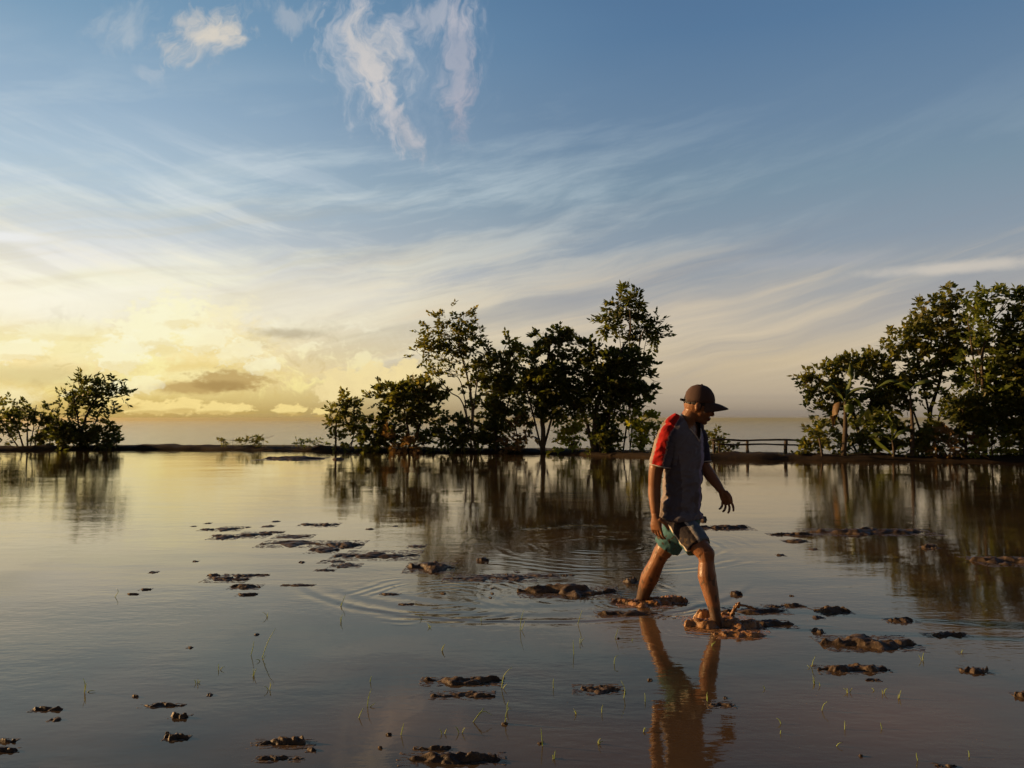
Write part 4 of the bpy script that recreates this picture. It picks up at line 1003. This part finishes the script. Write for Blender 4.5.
# ================================================================== RICE SPROUTS
def sprout(label, x_, y_, blades_, group='rice sprouts in the flooded paddy'):
    """blades_: (dx, dy) tip offsets in photo pixels, optional mid offset"""
    c = G(x_, y_); k = c.y/F
    mb = MB(); 
    for bl in blades_:
        dx, dy = bl[0], bl[1]; tip = Vector((dx*k, rr.uniform(-.02, .02), max(.004, -dy*k)))
        if len(bl) > 2: mid = Vector((bl[2]*k, 0, max(.004, -bl[3]*k)))
        else: mid = tip*0.5 + Vector((rr.uniform(-.1, .1)*tip.length, 0, tip.length*.04))
        ps = spline([Vector((0, 0, -.02)), mid, tip], 7)
        mb.tube(ps, lerpn([.0022, .0019, .0007], 7), 5)
    o = mb.build('rice_sprout', SPROUT); o.location = (c.x, c.y, 0); tag(o, label, 'sprout', group)
SPR = [
 ('short upright pale sprout in the left-centre foreground, beside a longer leaning one', 250, 655, [(4, -14)]),
 ('longer sprout leaning right in the left-centre foreground', 261, 658, [(13, -28)]),
 ('thin sprout pair standing at the left end of the ring ripple', 340, 606, [(5, -11), (2, -4)]),
 ('small sprout just below the left end of the ring ripple', 341, 622, [(2, -8), (-1, -5)]),
 ('branching sprout left of the bottom-edge mud heap', 367, 707, [(4, -17), (8, -3, 4, 3)]),
 ('short slanting sprout touching the branching one', 357, 718, [(6, -9)]),
 ('slanting sprout above the smooth dark mud wedge', 400, 735, [(4, -12)]),
 ('low V-shaped sprout above the bottom-edge mud heap', 443, 734, [(-3, -5), (4, -5)]),
 ('curved sprout with a side leaf right of the curved dark ridge', 501, 688, [(11, -21, 3, -12), (6, -5)]),
 ('thin sprout with two joints below the curved sprout', 505, 723, [(4, -16), (2, -6)]),
 ('tall sprout behind the thin two-jointed sprout', 507, 710, [(2, -10)]),
 ('forked lying sprout with a bent tip right of the sandy ridge', 470, 722, [(14, -14), (22, -6, 12, -10)]),
 ('straight tall sprout near the bottom edge left of the walker reflection', 543, 746, [(-2, -18)]),
 ('small thin sprout on the ring ripple, tallest there', 520, 630, [(4, -20, 1, -10), (5, -8)]),
 ('fine upright sprout between ring ripple and grey mud patch', 574, 654, [(-1, -14)]),
 ('fine leaning sprout left of the rear-foot mud bar', 577, 624, [(5, -14)]),
 ('curved sprout left of the rear-foot sediment', 614, 638, [(4, -11)]),
 ('hooked sprout above the right end of the grey mud patch', 614, 664, [(5, -8, 1, -6)]),
 ('bent tall sprout beside the grey mud patch', 623, 698, [(-2, -17, 2, -8)]),
 ('thin sprout left of the bent tall sprout', 602, 713, [(1, -8)]),
 ('upright sprout left of the walker reflection near the bottom', 645, 702, [(0, -8)]),
 ('thin sprout above the curved dark ridge', 554, 688, [(0, -9)]),
 ('slanting sprout with a mud crumb right of the walker reflection', 811, 668, [(6, -11), (-3, -2)]),
 ('slanting straight sprout in the right foreground', 821, 710, [(6, -10)]),
 ('twin sprout below the long narrow right-hand mud bar', 898, 698, [(3, -8), (-1, -5)]),
 ('thin lying sprout in the right foreground', 834, 746, [(8, -4)]),
 ('small dark branching sprout in the left foreground water', 84, 692, [(0, -14), (4, -10), (11, -1, 5, -1)]),
 ('bent hair-thin sprout in the bright left water', 113, 597, [(3, -8, 5, -5), ]),
 ('low cross-shaped sprout at left below the ring ripple', 218, 670, [(0, -6), (6, -3)]),
 ('small pale sprout tuft in the left foreground', 197, 683, [(-2, -4), (2, -5), (4, -2)]),
]
for s_ in SPR: sprout(*s_)
for i in range(32):
    x_ = rr.uniform(420, 980); y_ = rr.uniform(640, 762)
    if i < 8: x_ = rr.uniform(250, 520); y_ = rr.uniform(600, 700)
    sprout('single tiny pale sprout poking up in the open foreground water', x_, y_, [(rr.uniform(-5, 5), -rr.uniform(2, 8)) for _ in range(rr.choice([1, 1, 2, 3]))], 'tiny single sprouts in the foreground water')
# ================================================================== THE WALKER
TH = math.radians(42)
FW = Vector((math.cos(TH), -math.sin(TH), 0)); RT = Vector((-math.sin(TH), -math.cos(TH), 0)); UP = Vector((0, 0, 1))
def dyed(name, rough, spec, bump_scale, bump_amt, extra=None, sss=0.0, rough_var=0.0):
    m, nt, out = new_mat(name); N = NT(nt)
    at = N.n('ShaderNodeAttribute'); at.attribute_name = 'dye'
    geo = N.n('ShaderNodeNewGeometry').outputs['Position']
    n1 = N.noise(geo, bump_scale, 4, .6); n2 = N.noise(geo, 9, 3, .5)
    col = N.mix(1.0, at.outputs['Color'], N.mix(n2, c4(.82, .82, .82), c4(1.15, 1.15, 1.15)), 'MULTIPLY')
    kw = {}
    if sss: kw = dict(Subsurface_Weight=sss, Subsurface_Radius=(1.0, .35, .2), Subsurface_Scale=.012)
    r_ = rough if not rough_var else N.step(N.noise(geo, 25, 3, .6), .4, .6, rough-rough_var, rough+rough_var)
    nt.links.new(N.bsdf(col, r_, spec, N.bump(n1, bump_amt, .004), **kw), out.inputs[0])
    return m
SKIN = dyed('skin', .48, .45, 90, .35, sss=.12, rough_var=.12)
CLOTH = dyed('jersey_cloth', .85, .2, 240, .5)
def flat(name, c, rough=.8, spec=.2, bs=200, ba=.4):
    m, nt, out = new_mat(name); N = NT(nt); geo = N.n('ShaderNodeNewGeometry').outputs['Position']
    n1 = N.noise(geo, bs, 3, .6)
    nt.links.new(N.bsdf(N.mix(n1, c4(*[v*.75 for v in c]), c4(*[v*1.2 for v in c])), rough, spec, N.bump(n1, ba, .003)), out.inputs[0])
    return m
CAPM = flat('washed_cap_cloth', (.085, .052, .043)); BRIMM = flat('cap_brim_cloth', (.07, .048, .042))
HAIRM = flat('black_hair', (.012, .009, .008), .6, .4, 300, .8); PIPE = flat('pale_piping', (.55, .50, .45)); STRAPM = flat('black_strap', (.015, .013, .013))
def dye(o, fn):
    me = o.data
    if 'dye' in me.attributes: me.attributes.remove(me.attributes['dye'])
    a = me.attributes.new('dye', 'FLOAT_COLOR', 'POINT')
    buf = []
    for v_ in me.vertices:
        c = fn(v_.co, v_.normal); buf += [c[0], c[1], c[2], 1.0]
    a.data.foreach_set('color', buf)
def mixc(a, b, t):
    t = max(0, min(1, t)); return tuple(x*(1-t)+y*t for x, y in zip(a, b))
def oval(c, a, b, axl=RT, axf=FW, n=26, e=2.3):
    out = []
    for k in range(n):
        t = 2*math.pi*k/n; ct, st_ = math.cos(t), math.sin(t)
        out.append(c + axl*(a*math.copysign(abs(ct)**(2/e), ct)) + axf*(b*math.copysign(abs(st_)**(2/e), st_)))
    return out
# ---- body
mb = MB()
tor = [(684, 421, 5.47, .060, .055), (682.5, 426, 5.47, .100, .078), (682, 431, 5.47, .135, .090), (683, 438, 5.47, .150, .099), (684, 455, 5.48, .148, .104), (683, 475, 5.49, .135, .100), (681, 495, 5.50, .132, .100), (680, 512, 5.50, .125, .095), (680, 522, 5.50, .10, .08)]
mb.loft([oval(P(x_, y_, Y_), a_, b_) for x_, y_, Y_, a_, b_ in tor])
# head frame
yaw = math.radians(14); pit = math.radians(20)
h0 = Vector((math.cos(yaw), -math.sin(yaw), 0)); hr = Vector((-math.sin(yaw), -math.cos(yaw), 0))
hf = (h0*math.cos(pit)-UP*math.sin(pit)).normalized(); hu = (h0*math.sin(pit)+UP*math.cos(pit)).normalized()
HC = P(699, 404.5, 5.42); sc_ = 1.08
def H(f, r, u_): return HC + (hf*f+hr*r+hu*u_)*sc_
def E(f, r, u_, af, ar, au, seg=16, rg=11): mb.ball(H(f, r, u_), hf*af*sc_, hr*ar*sc_, hu*au*sc_, seg, rg)
E(-.006, 0, .012, .094, .075, .100, 20, 13)       # skull
E(.030, 0, -.035, .062, .060, .062)               # face
E(.038, 0, -.072, .048, .046, .038)               # jaw
E(.068, 0, -.096, .019, .022, .016)               # chin
E(.078, 0, .014, .016, .052, .014)                # brow
for s_ in (1, -1):
    E(.058, .036*s_, -.022, .028, .024, .024)     # cheekbones
    E(.000, .076*s_, -.018, .016, .009, .030)     # ears
    E(-.006, .080*s_, -.008, .014, .006, .016)
    E(.080, .029*s_, -.008, .010, .013, .008)     # eyelids
mb.tube([H(.086, 0, .008), H(.096, 0, -.016), H(.104, 0, -.033), H(.096, 0, -.041)], [.008, .009, .0115, .010], 10)   # nose
for s_ in (1, -1): mb.ball(H(.094, .011*s_, -.040), hf*.010, hr*.008, hu*.008, 8, 6)
mb.ball(H(.088, 0, -.062), hf*.013, hr*.024, hu*.0075, 12, 7); mb.ball(H(.085, 0, -.074), hf*.013, hr*.021, hu*.0085, 12, 7)   # lips
nb = P(683.5, 427, 5.46)
mb.tube(spline([nb-Vector((0, 0, .05)), nb, H(-.028, 0, -.075), H(-.012, 0, -.03)], 9), lerpn([.07, .062, .056, .056, .05], 9), 18)
mb.tube([P(670, 435, 5.39), P(677, 427, 5.43), P(685, 421, 5.45)], [.045, .042, .04], 12)
mb.tube([P(696, 435, 5.55), P(691, 427, 5.50), P(687, 421, 5.46)], [.042, .042, .042], 12)
def limb(pts, rad, n=18, seg=18): mb.tube(spline([P(*p_) for p_ in pts], n), lerpn(rad, n), seg)
limb([(668, 434, 5.37), (662, 450, 5.375), (656, 470, 5.39), (654.5, 486, 5.40)], [.058, .055, .049, .042])
limb([(654.5, 484, 5.40), (654.5, 494, 5.40), (655, 505, 5.39), (655.5, 516, 5.38)], [.041, .044, .037, .027])
limb([(698, 434, 5.57), (701, 450, 5.575), (705, 468, 5.56)], [.055, .050, .040])
limb([(704.5, 466, 5.56), (710, 475, 5.54), (716, 483, 5.51), (721.5, 491, 5.47)], [.040, .041, .034, .025])
def hand(wp, d, pn, curl, splay, sc=1.0, thumb_out=.7):
    d = d.normalized(); pn = (pn-d*pn.dot(d)).normalized(); sd = ts = None
    return d, pn
def build_hand(wp, d, pn, side, curls, splay, sc=1.0):
    """side: unit vector toward the thumb"""
    d = d.normalized(); side = (side-d*side.dot(d)).normalized(); pn = (pn-d*pn.dot(d)-side*pn.dot(side)).normalized()
    mb.loft([[wp + d*t*sc + (side*math.cos(a)*w_ + pn*math.sin(a)*h_)*sc for a in [2*math.pi*k/16 for k in range(16)]]
             for t, w_, h_ in [(-.012, .024, .020), (.01, .028, .019), (.035, .037, .018), (.06, .042, .016), (.082, .041, .013), (.092, .036, .010)]])
    Ls = [.92, 1.0, .95, .76]
    for i in range(4):
        off = (.031-.0207*i)
        p_ = wp + (d*(.080-.004*abs(i-1)) + side*off)*sc
        sp_a = math.radians(splay*(1.3-i*.95)/1.5)
        dd = (d*math.cos(sp_a)+side*math.sin(sp_a)).normalized()
        pts = [p_]; a = math.radians(curls[i][0]*.4); ang = [math.radians(c_) for c_ in curls[i]]
        cum = 0
        for ln, an in zip([.045, .028, .023], ang):
            cum += an; v_ = dd*math.cos(cum)+pn*math.sin(cum); pts.append(pts[-1]+v_*ln*Ls[i]*sc)
        ps = []
        for k in range(3):
            ps += [pts[k].lerp(pts[k+1], t) for t in (0, .33, .66)]
        ps.append(pts[3])
        mb.tube(ps, [v*sc for v in lerpn([.0098, .0092, .0086, .0090, .0078, .0080, .0066], len(ps))], 10)
    t0 = wp+(d*.018+side*.026)*sc
    t1 = t0+(d*.55+side*.62+pn*.35).normalized()*.040*sc; t2 = t1+(d*.85+side*.35+pn*.4).normalized()*.032*sc; t3 = t2+(d*.9+side*.05+pn*.45).normalized()*.026*sc
    mb.tube(spline([t0, t1, t2, t3], 9), [v*sc for v in lerpn([.016, .013, .011, .0075], 9)], 10)
build_hand(P(655.5, 516, 5.37), Vector((.05, -.02, -1)), -RT*.9+FW*.1, FW, [(12, 24, 20), (16, 30, 22), (22, 34, 24), (28, 36, 24)], 6, 1.06)
build_hand(P(721.5, 490.5, 5.47), Vector((.36, -.05, -.78)), Vector((-.55, -.75, -.25)), Vector((.55, -.75, .25)), [(14, 22, 18), (22, 28, 22), (30, 32, 24), (36, 34, 24)], 16, 1.02)
# legs and feet
limb([(677, 514, 5.47), (683.5, 526, 5.41), (695, 541, 5.31), (705, 553, 5.26)], [.060, .070, .070, .058])
limb([(705.5, 551, 5.26), (706.5, 562, 5.255), (707, 576, 5.24), (711, 594, 5.215), (715, 612, 5.19), (717, 630, 5.18)], [.058, .050, .061, .050, .037, .035], 26)
mb.ball(P(710, 554, 5.235), FW*.030, RT*.036, UP*.045, 14, 9)     # kneecap
limb([(686, 514, 5.56), (681, 525, 5.60), (670, 541, 5.65), (662, 553, 5.68)], [.062, .072, .074, .062])
limb([(662.5, 551, 5.68), (657, 562, 5.71), (650, 577, 5.78), (645, 590, 5.83), (641, 603, 5.87), (640, 613, 5.89)], [.062, .054, .066, .052, .040, .038], 26)
for (wx_, wy_, wY) in [(717, 630, 5.18), (640, 613, 5.89)]:
    q = P(wx_, wy_, wY); q.z = -.07
    mb.tube([q+Vector((0, 0, .03)), q-FW*.04-Vector((0, 0, .02)), q+FW*.05-Vector((0, 0, .03)), q+FW*.15-Vector((0, 0, .045))], [.04, .038, .042, .028], 12)
org = P(683, 623, 5.5); org.z = 0.0
body = mb.build('person', SKIN); remesh(body, .0042, 2)
for v_ in body.data.vertices: v_.co -= org
body.location = org
tag(body, 'barefoot person in a cap, grey and red jersey and shorts striding through the muddy water', 'person')
SK = (.225, .098, .043)
def skin_dye(co, n):
    p_ = co+org; c = SK
    hp = p_-HC; f, r_, u_ = hp.dot(hf)/sc_, hp.dot(hr)/sc_, hp.dot(hu)/sc_
    if p_.z > 1.25:
        if f > .080 and -.082 < u_ < -.056 and abs(r_) < .026: c = (.17, .055, .04)
        if f > .06 and abs(abs(r_)-.029) < .014 and -.013 < u_ < -.004: c = (.02, .012, .010)
        if f > .06 and abs(abs(r_)-.031) < .018 and .008 < u_ < .018: c = (.02, .012, .010)
        if u_ < -.055 and f > .02: c = mixc(c, (.10, .055, .035), .35)
    w_ = .10+.05*noise.noise(p_*22)+.02*noise.noise(p_*70)
    c = mixc(c, (.085, .048, .028), (w_+.05-p_.z)/.05)
    if p_.z < .62:   # spatters of mud up the legs
        s_ = noise.noise(p_*Vector((38, 38, 22)).x*1.0 if False else Vector((p_.x*42, p_.y*42, p_.z*24)))
        lim = .12 + (p_.z-.05)*.75
        if s_ > lim: c = mixc(c, (.075, .042, .024), min(1, (s_-lim)*9)*.85)
    t_ = noise.noise(p_*14)*.16; c = (c[0]*(1+t_), c[1]*(1+t_*1.2), c[2]*(1+t_*1.3))
    return c
dye(body, skin_dye)
# ---- jersey
mb = MB()
sh = [(684.5, 416.5, 5.465, .078, .068), (683, 420, 5.47, .118, .082), (682, 426, 5.47, .160, .098), (683, 436, 5.47, .174, .112), (684, 455, 5.48, .160, .119), (683.5, 475, 5.49, .146, .113), (681.5, 495, 5.50, .145, .115), (679.5, 508, 5.50, .156, .130), (679.5, 517.5, 5.485, .162, .145)]
RNGS = [oval(P(x_, y_, Y_), a_, b_, n=32) for x_, y_, Y_, a_, b_ in sh]; mb.loft(RNGS)
slR = spline([P(673, 427, 5.41), P(666.5, 438, 5.37), P(662.5, 452, 5.375), P(659.5, 466.5, 5.38)], 12)
mb.tube(slR, lerpn([.058, .070, .068, .069], 12), 20)
slL = spline([P(694, 427, 5.54), P(698.5, 438, 5.575), P(700.5, 450, 5.575), P(702.5, 463, 5.565)], 12)
mb.tube(slL, lerpn([.055, .063, .058, .056], 12), 20)
mb.tube([P(669, 429, 5.39), P(676, 422.5, 5.43), P(683, 419, 5.45)], [.062, .058, .05], 14)
mb.tube([P(697, 429, 5.56), P(692, 423, 5.51), P(687, 420, 5.47)], [.058, .055, .05], 14)
shirt = mb.build('jersey', CLOTH)
def folds(p_):
    a = noise.noise(Vector((p_.x*5+p_.z*7, p_.y*5, p_.z*11-p_.x*6)))
    b_ = noise.noise(Vector((p_.x*16+p_.z*9, p_.y*14, p_.z*24-p_.x*15)))
    low = max(0, min(1, (1.2-p_.z)/.5))
    return (.012*a + .008*(1-2*abs(b_)))*(0.55+.9*low)
remesh(shirt, .0052, 3, folds)
SC0 = P(683, 430, 5.47); ZV = P(695, 441, 5.38).z
bvh0 = BVHTree.FromPolygons([v_.co.copy() for v_ in shirt.data.vertices], [tuple(p_.vertices) for p_ in shirt.data.polygons])
bm = bmesh.new(); bm.from_mesh(shirt.data); dele = []
for f_ in bm.faces:
    c = f_.calc_center_median(); l_ = abs((c-P(684, 430, 5.47)).dot(RT)-.0); fr_ = (c-P(684, 430, 5.47)).dot(FW)
    if fr_ > -.02 and c.z > ZV + l_*1.05 and l_ < .085: dele.append(f_)
    elif c.z > P(684, 418.2, 5.46).z and abs(fr_) < .06 and l_ < .052: dele.append(f_)
bmesh.ops.delete(bm, geom=dele, context='FACES')
bm.to_mesh(shirt.data); bm.free()
bvh = BVHTree.FromPolygons([v_.co.copy() for v_ in shirt.data.vertices], [tuple(p_.vertices) for p_ in shirt.data.polygons])
GREY = (.15, .15, .185); NAVY = (.035, .032, .055); RED = (.44, .015, .012); SUNLIT_GREY = (.30, .25, .22); LAV = (.26, .24, .36)  # the tan tone puts sunlight on the grey cloth into its colour
def near(pl, p_):
    best = None
    for i, q in enumerate(pl):
        d = (p_-q).length
        if best is None or d < best[0]: best = (d, i)
    return best
slR0 = [P(683, 417, 5.45), P(678, 420, 5.43)] + slR
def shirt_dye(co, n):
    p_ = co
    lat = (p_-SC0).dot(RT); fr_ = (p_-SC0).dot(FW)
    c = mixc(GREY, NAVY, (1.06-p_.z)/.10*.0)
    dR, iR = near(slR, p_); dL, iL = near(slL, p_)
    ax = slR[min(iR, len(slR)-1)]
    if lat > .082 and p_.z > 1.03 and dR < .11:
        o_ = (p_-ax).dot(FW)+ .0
        c = RED if abs(o_-.014) < .036 else (SUNLIT_GREY if o_ < 0 else mixc(NAVY, GREY, (o_-.05)/.03))
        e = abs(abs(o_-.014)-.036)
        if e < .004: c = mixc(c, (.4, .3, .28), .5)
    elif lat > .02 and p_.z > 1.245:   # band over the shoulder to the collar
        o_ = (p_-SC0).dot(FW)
        c = RED if abs(o_-.008) < .034 else (SUNLIT_GREY if o_ < 0 else GREY)
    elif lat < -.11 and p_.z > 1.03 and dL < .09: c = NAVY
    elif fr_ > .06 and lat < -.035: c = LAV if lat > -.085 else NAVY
    elif lat > .06 and abs(fr_) < .05: c = mixc(GREY, NAVY, .55)  # shade under the right arm, put into the cloth colour
    elif fr_ < -.06: c = mixc(GREY, SUNLIT_GREY, .6)
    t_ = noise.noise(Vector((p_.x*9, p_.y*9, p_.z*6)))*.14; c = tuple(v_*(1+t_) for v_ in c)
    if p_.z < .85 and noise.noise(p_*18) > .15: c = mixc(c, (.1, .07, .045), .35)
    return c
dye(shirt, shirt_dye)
def on(bv, x_, y_, lift=.003):
    o_ = Vector((0, 0, CAMH)); d = ray(x_, y_).normalized()
    h_ = bv.ray_cast(o_, d)
    return (h_[0]+h_[1].normalized()*(lift if h_[1].dot(d) < 0 else -lift)) if h_[0] is not None else None
pts = []
mb = MB()
def vpt(l_, side):   # point on the edge of the V neckline
    q = P(684, 430, 5.47)+RT*l_*side; q.z = ZV+l_*1.05
    h_ = bvh0.ray_cast(q+FW*.35, -FW)
    return (h_[0]+FW*.002) if h_[0] is not None else None
for side in (1, -1):
    pts = [q for q in [vpt(l_, side) for l_ in [.0, .01, .02, .03, .04, .05, .06, .07, .08]] if q is not None]
    if len(pts) > 2: mb.tube(spline(pts, 16), .0042, 7)
trim = mb.build('collar_piping', PIPE)
mb = MB()
for sl, r_ in ((slR, .069), (slL, .056)):
    e = sl[-1]; t = (sl[-1]-sl[-2]).normalized(); a = t.cross(UP.cross(t)).normalized(); a = t.cross(Vector((1, 0, 0))).normalized(); b_ = t.cross(a)
    ring = []
    for k in range(25):
        an = 2*math.pi*k/24; q = e - t*.006 + (a*math.cos(an)+b_*math.sin(an))*(r_+.03)
        h_ = bvh.ray_cast(q, -(a*math.cos(an)+b_*math.sin(an)), .06)
        ring.append((h_[0]+(a*math.cos(an)+b_*math.sin(an))*.0015) if h_[0] is not None else e - t*.006+(a*math.cos(an)+b_*math.sin(an))*r_)
    mb.tube(ring, .0035, 6, False)
cuff = mb.build('sleeve_hem', PIPE)
# ---- shorts
mb = MB()
mb.loft([oval(P(x_, y_, Y_), a_, b_, n=28) for x_, y_, Y_, a_, b_ in [(680, 500, 5.50, .135, .105), (680, 510, 5.50, .142, .112), (681, 520, 5.50, .148, .116), (681.5, 529, 5.505, .12, .10), (681.5, 535, 5.51, .07, .075)]])
legR = spline([P(677, 516, 5.47), P(683.5, 526, 5.41), P(691, 536, 5.35), P(698.5, 547, 5.29)], 12)
legL = spline([P(686, 512, 5.57), P(681, 525, 5.60), P(674, 536, 5.63), P(667, 546.5, 5.66)], 12)
mb.tube(legR, lerpn([.070, .088, .092, .088], 12), 24); mb.tube(legL, lerpn([.080, .094, .096, .094], 12), 24)
shorts = mb.build('shorts', CLOTH)
remesh(shorts, .0052, 3, lambda p_: .007*noise.noise(Vector((p_.x*12+p_.z*8, p_.y*12, p_.z*14-p_.x*8)))+.004*(1-2*abs(noise.noise(p_*24))))
TEAL = (.06, .15, .165); PAN = (.022, .018, .022); GB_ = (.13, .17, .21); WH = (.55, .5, .44)
bvb = None
def shorts_dye(co, n):
    p_ = co
    dR, iR = near(legR, p_); dL, iL = near(legL, p_)
    if p_.z < .55 and noise.noise(p_*44) > .34: return (.07, .05, .035)
    if dR < dL+.03:
        i0 = max(0, min(iR, 10)); t = (legR[i0+1]-legR[i0]).normalized()
        o_ = p_-legR[iR]; out_ = (RT*.93+FW*.25); out_ = (out_-t*out_.dot(t)).normalized(); f_ = t.cross(out_)
        if f_.dot(FW) < 0: f_ = -f_
        an = math.degrees(math.atan2(o_.dot(f_), o_.dot(out_)))
        if -42 < an < 30: return PAN
        if -52 < an <= -42 or 30 <= an < 40: return WH
        if 40 <= an < 120: return GB_
        return TEAL
    if n.dot(-RT) > .75: return PAN
    return TEAL
dye(shorts, shorts_dye)
# ---- cap
cp = math.radians(9)
cf = (h0*math.cos(cp)-UP*math.sin(cp)).normalized(); cu = (h0*math.sin(cp)+UP*math.cos(cp)).normalized(); cr = hr
CC = P(699.3, 401.8, 5.42)
V = []; Fc = []; nr, ns = 14, 48
for i in range(nr+1):
    ph = math.radians(3+87*i/nr)
    for k in range(ns):
        t = 2*math.pi*k/ns; cx, cy = math.cos(t), math.sin(t)
        hh = .118*math.cos(ph)**(1.0-.12*max(0, -cx)+.25*max(0, cx)) + .012*max(0, cx)*math.sin(ph)**3 if i < nr else -.006-.010*max(0, -cx)+.006*max(0, cx)
        seam = 1-.012*max(0, math.cos(6*t+math.pi/2*0))**14
        bulge = math.sin(ph)**.85
        V.append(CC + cf*(.106*cx*bulge*seam) + cr*(.087*cy*bulge*seam) + cu*hh + Vector((0, 0, .002*noise.noise(Vector((cx*3, cy*3, i*.5))))))
for i in range(nr):
    for k in range(ns):
        t = (k+.5)/ns*360
        if i >= nr-4 and abs(t-180) < [9, 18, 24, 27][i-(nr-4)]: continue     # opening at the back above the strap
        a = i*ns+k; b_ = i*ns+(k+1) % ns; Fc.append((a, b_, b_+ns, a+ns))
Fc.append(tuple(reversed(range(ns))))
cap = mesh_obj('cap', V, Fc, CAPM, smooth=True)
md = cap.modifiers.new('t', 'SOLIDIFY'); md.thickness = .004; md.offset = -1
V = []; Fc = []; nu, nv = 24, 8
for j in range(nv+1):
    v_ = j/nv
    for i in range(nu+1):
        u_ = i/nu*2-1; t = u_*math.radians(66)
        b0_ = CC + cf*(.101*math.cos(t)) + cr*(.0845*math.sin(t)) + cu*(.012*math.cos(t)-.004)
        ln = .094*(1-abs(u_)**2.8)
        V.append(b0_ + cf*ln*1.06*v_ + cr*(.012*u_*v_*(1-abs(u_))) - cu*(.022*v_*v_ + .048*u_*u_*v_ + .004*v_))
for j in range(nv):
    for i in range(nu):
        a = j*(nu+1)+i; Fc.append((a, a+1, a+nu+2, a+nu+1))
brim = mesh_obj('brim', V, Fc, BRIMM, smooth=True); md = brim.modifiers.new('t', 'SOLIDIFY'); md.thickness = .005
mb = MB(); mb.ball(CC+cu*.119, cf*.008, cr*.008, cu*.005, 10, 7); button = mb.build('button', CAPM)
V = []; Fc = []
for k in range(13):
    t = math.radians(180-30+60*k/12)
    for z_, r_ in ((-.013, 1.0), (.004, 1.0)): V.append(CC+cf*(.107*math.cos(t)*r_)+cr*(.088*math.sin(t)*r_)+cu*z_)
for k in range(12): a = 2*k; Fc.append((a, a+1, a+3, a+2))
strap = mesh_obj('strap', V, Fc, STRAPM, smooth=True); md = strap.modifiers.new('t', 'SOLIDIFY'); md.thickness = .003
mb = MB(); mb.tube([CC-cf*.103+cr*.03-cu*.004, CC-cf*.118+cr*.03-cu*.004, CC-cf*.128+cr*.028-cu*.003], [.009, .009, .008], 8); tabb = mb.build('strap_end', STRAPM)
# ---- hair below the cap
V = []; Fc = []; na, nbn = 60, 14
for j in range(nbn+1):
    for i in range(na+1):
        t = math.radians(60+240*i/na); u_ = .03-.085*j/nbn
        s_ = math.sqrt(max(.05, 1-((u_-.012)/.100)**2))
        wob = 1.025+.012*noise.noise(Vector((i*.7, j*.9, 3)))
        V.append(H(-.006+.094*math.cos(t)*s_*wob, .075*math.sin(t)*s_*wob, u_))
for j in range(nbn):
    for i in range(na):
        an = 60+240*(i+.5)/na; d_ = abs(an-180); low = .03-.085*(j+.5)/nbn
        lim = -.020 if d_ < 60 else (-.012 if d_ < 88 else (-.028 if d_ < 108 else .0))
        if low < lim + .008*noise.noise(Vector((i*.9, 1, 1))): continue
        a = j*(na+1)+i; Fc.append((a, a+1, a+na+2, a+na+1))
hair = mesh_obj('hair', V, Fc, HAIRM, smooth=True); md = hair.modifiers.new('t', 'SOLIDIFY'); md.thickness = .004
for o in (shirt, shorts, cap, hair): keep(o, body)
shirt['label'] = 'grey jersey with a red band down the sleeve'; shorts['label'] = 'teal shorts with a dark side panel and pale stripes'
for o, p_ in ((trim, shirt), (cuff, shirt), (brim, cap), (button, cap), (strap, cap), (tabb, cap)):
    o.parent = p_; o.matrix_parent_inverse = Matrix.Translation(-org) @ Matrix.Translation(org)
# children were modelled in world space: fold the offset into their meshes so that every matrix stays plain
for o in (shirt, shorts, cap, hair, trim, cuff, brim, button, strap, tabb):
    for v_ in o.data.vertices: v_.co -= org
    o.matrix_parent_inverse = Matrix.Identity(4); o.location = (0, 0, 0)

# ================================================================== HAZE
if USE_HAZE:
    bm = bmesh.new(); bmesh.ops.create_cube(bm, size=1.0)
    top, bot = 7.6, SEA_Z-9.5
    for v_ in bm.verts: v_.co = Vector((v_.co.x*86000, v_.co.y*86000, top if v_.co.z > 0 else bot))
    me = bpy.data.meshes.new('haze'); bm.to_mesh(me); bm.free()
    m, nt, out = new_mat('haze_air'); pv = nt.nodes.new('ShaderNodeVolumePrincipled')
    pv.inputs['Color'].default_value = (1.0, .82, .46, 1); pv.inputs['Density'].default_value = HAZE_D; pv.inputs['Anisotropy'].default_value = .8
    nt.links.new(pv.outputs[0], out.inputs['Volume'])
    me.materials.append(m); o = bpy.data.objects.new('haze', me); COL.objects.link(o); tag(o, kind='stuff')

if bpy.data.scenes.get('bake'): bpy.data.scenes.remove(bpy.data.scenes['bake'])
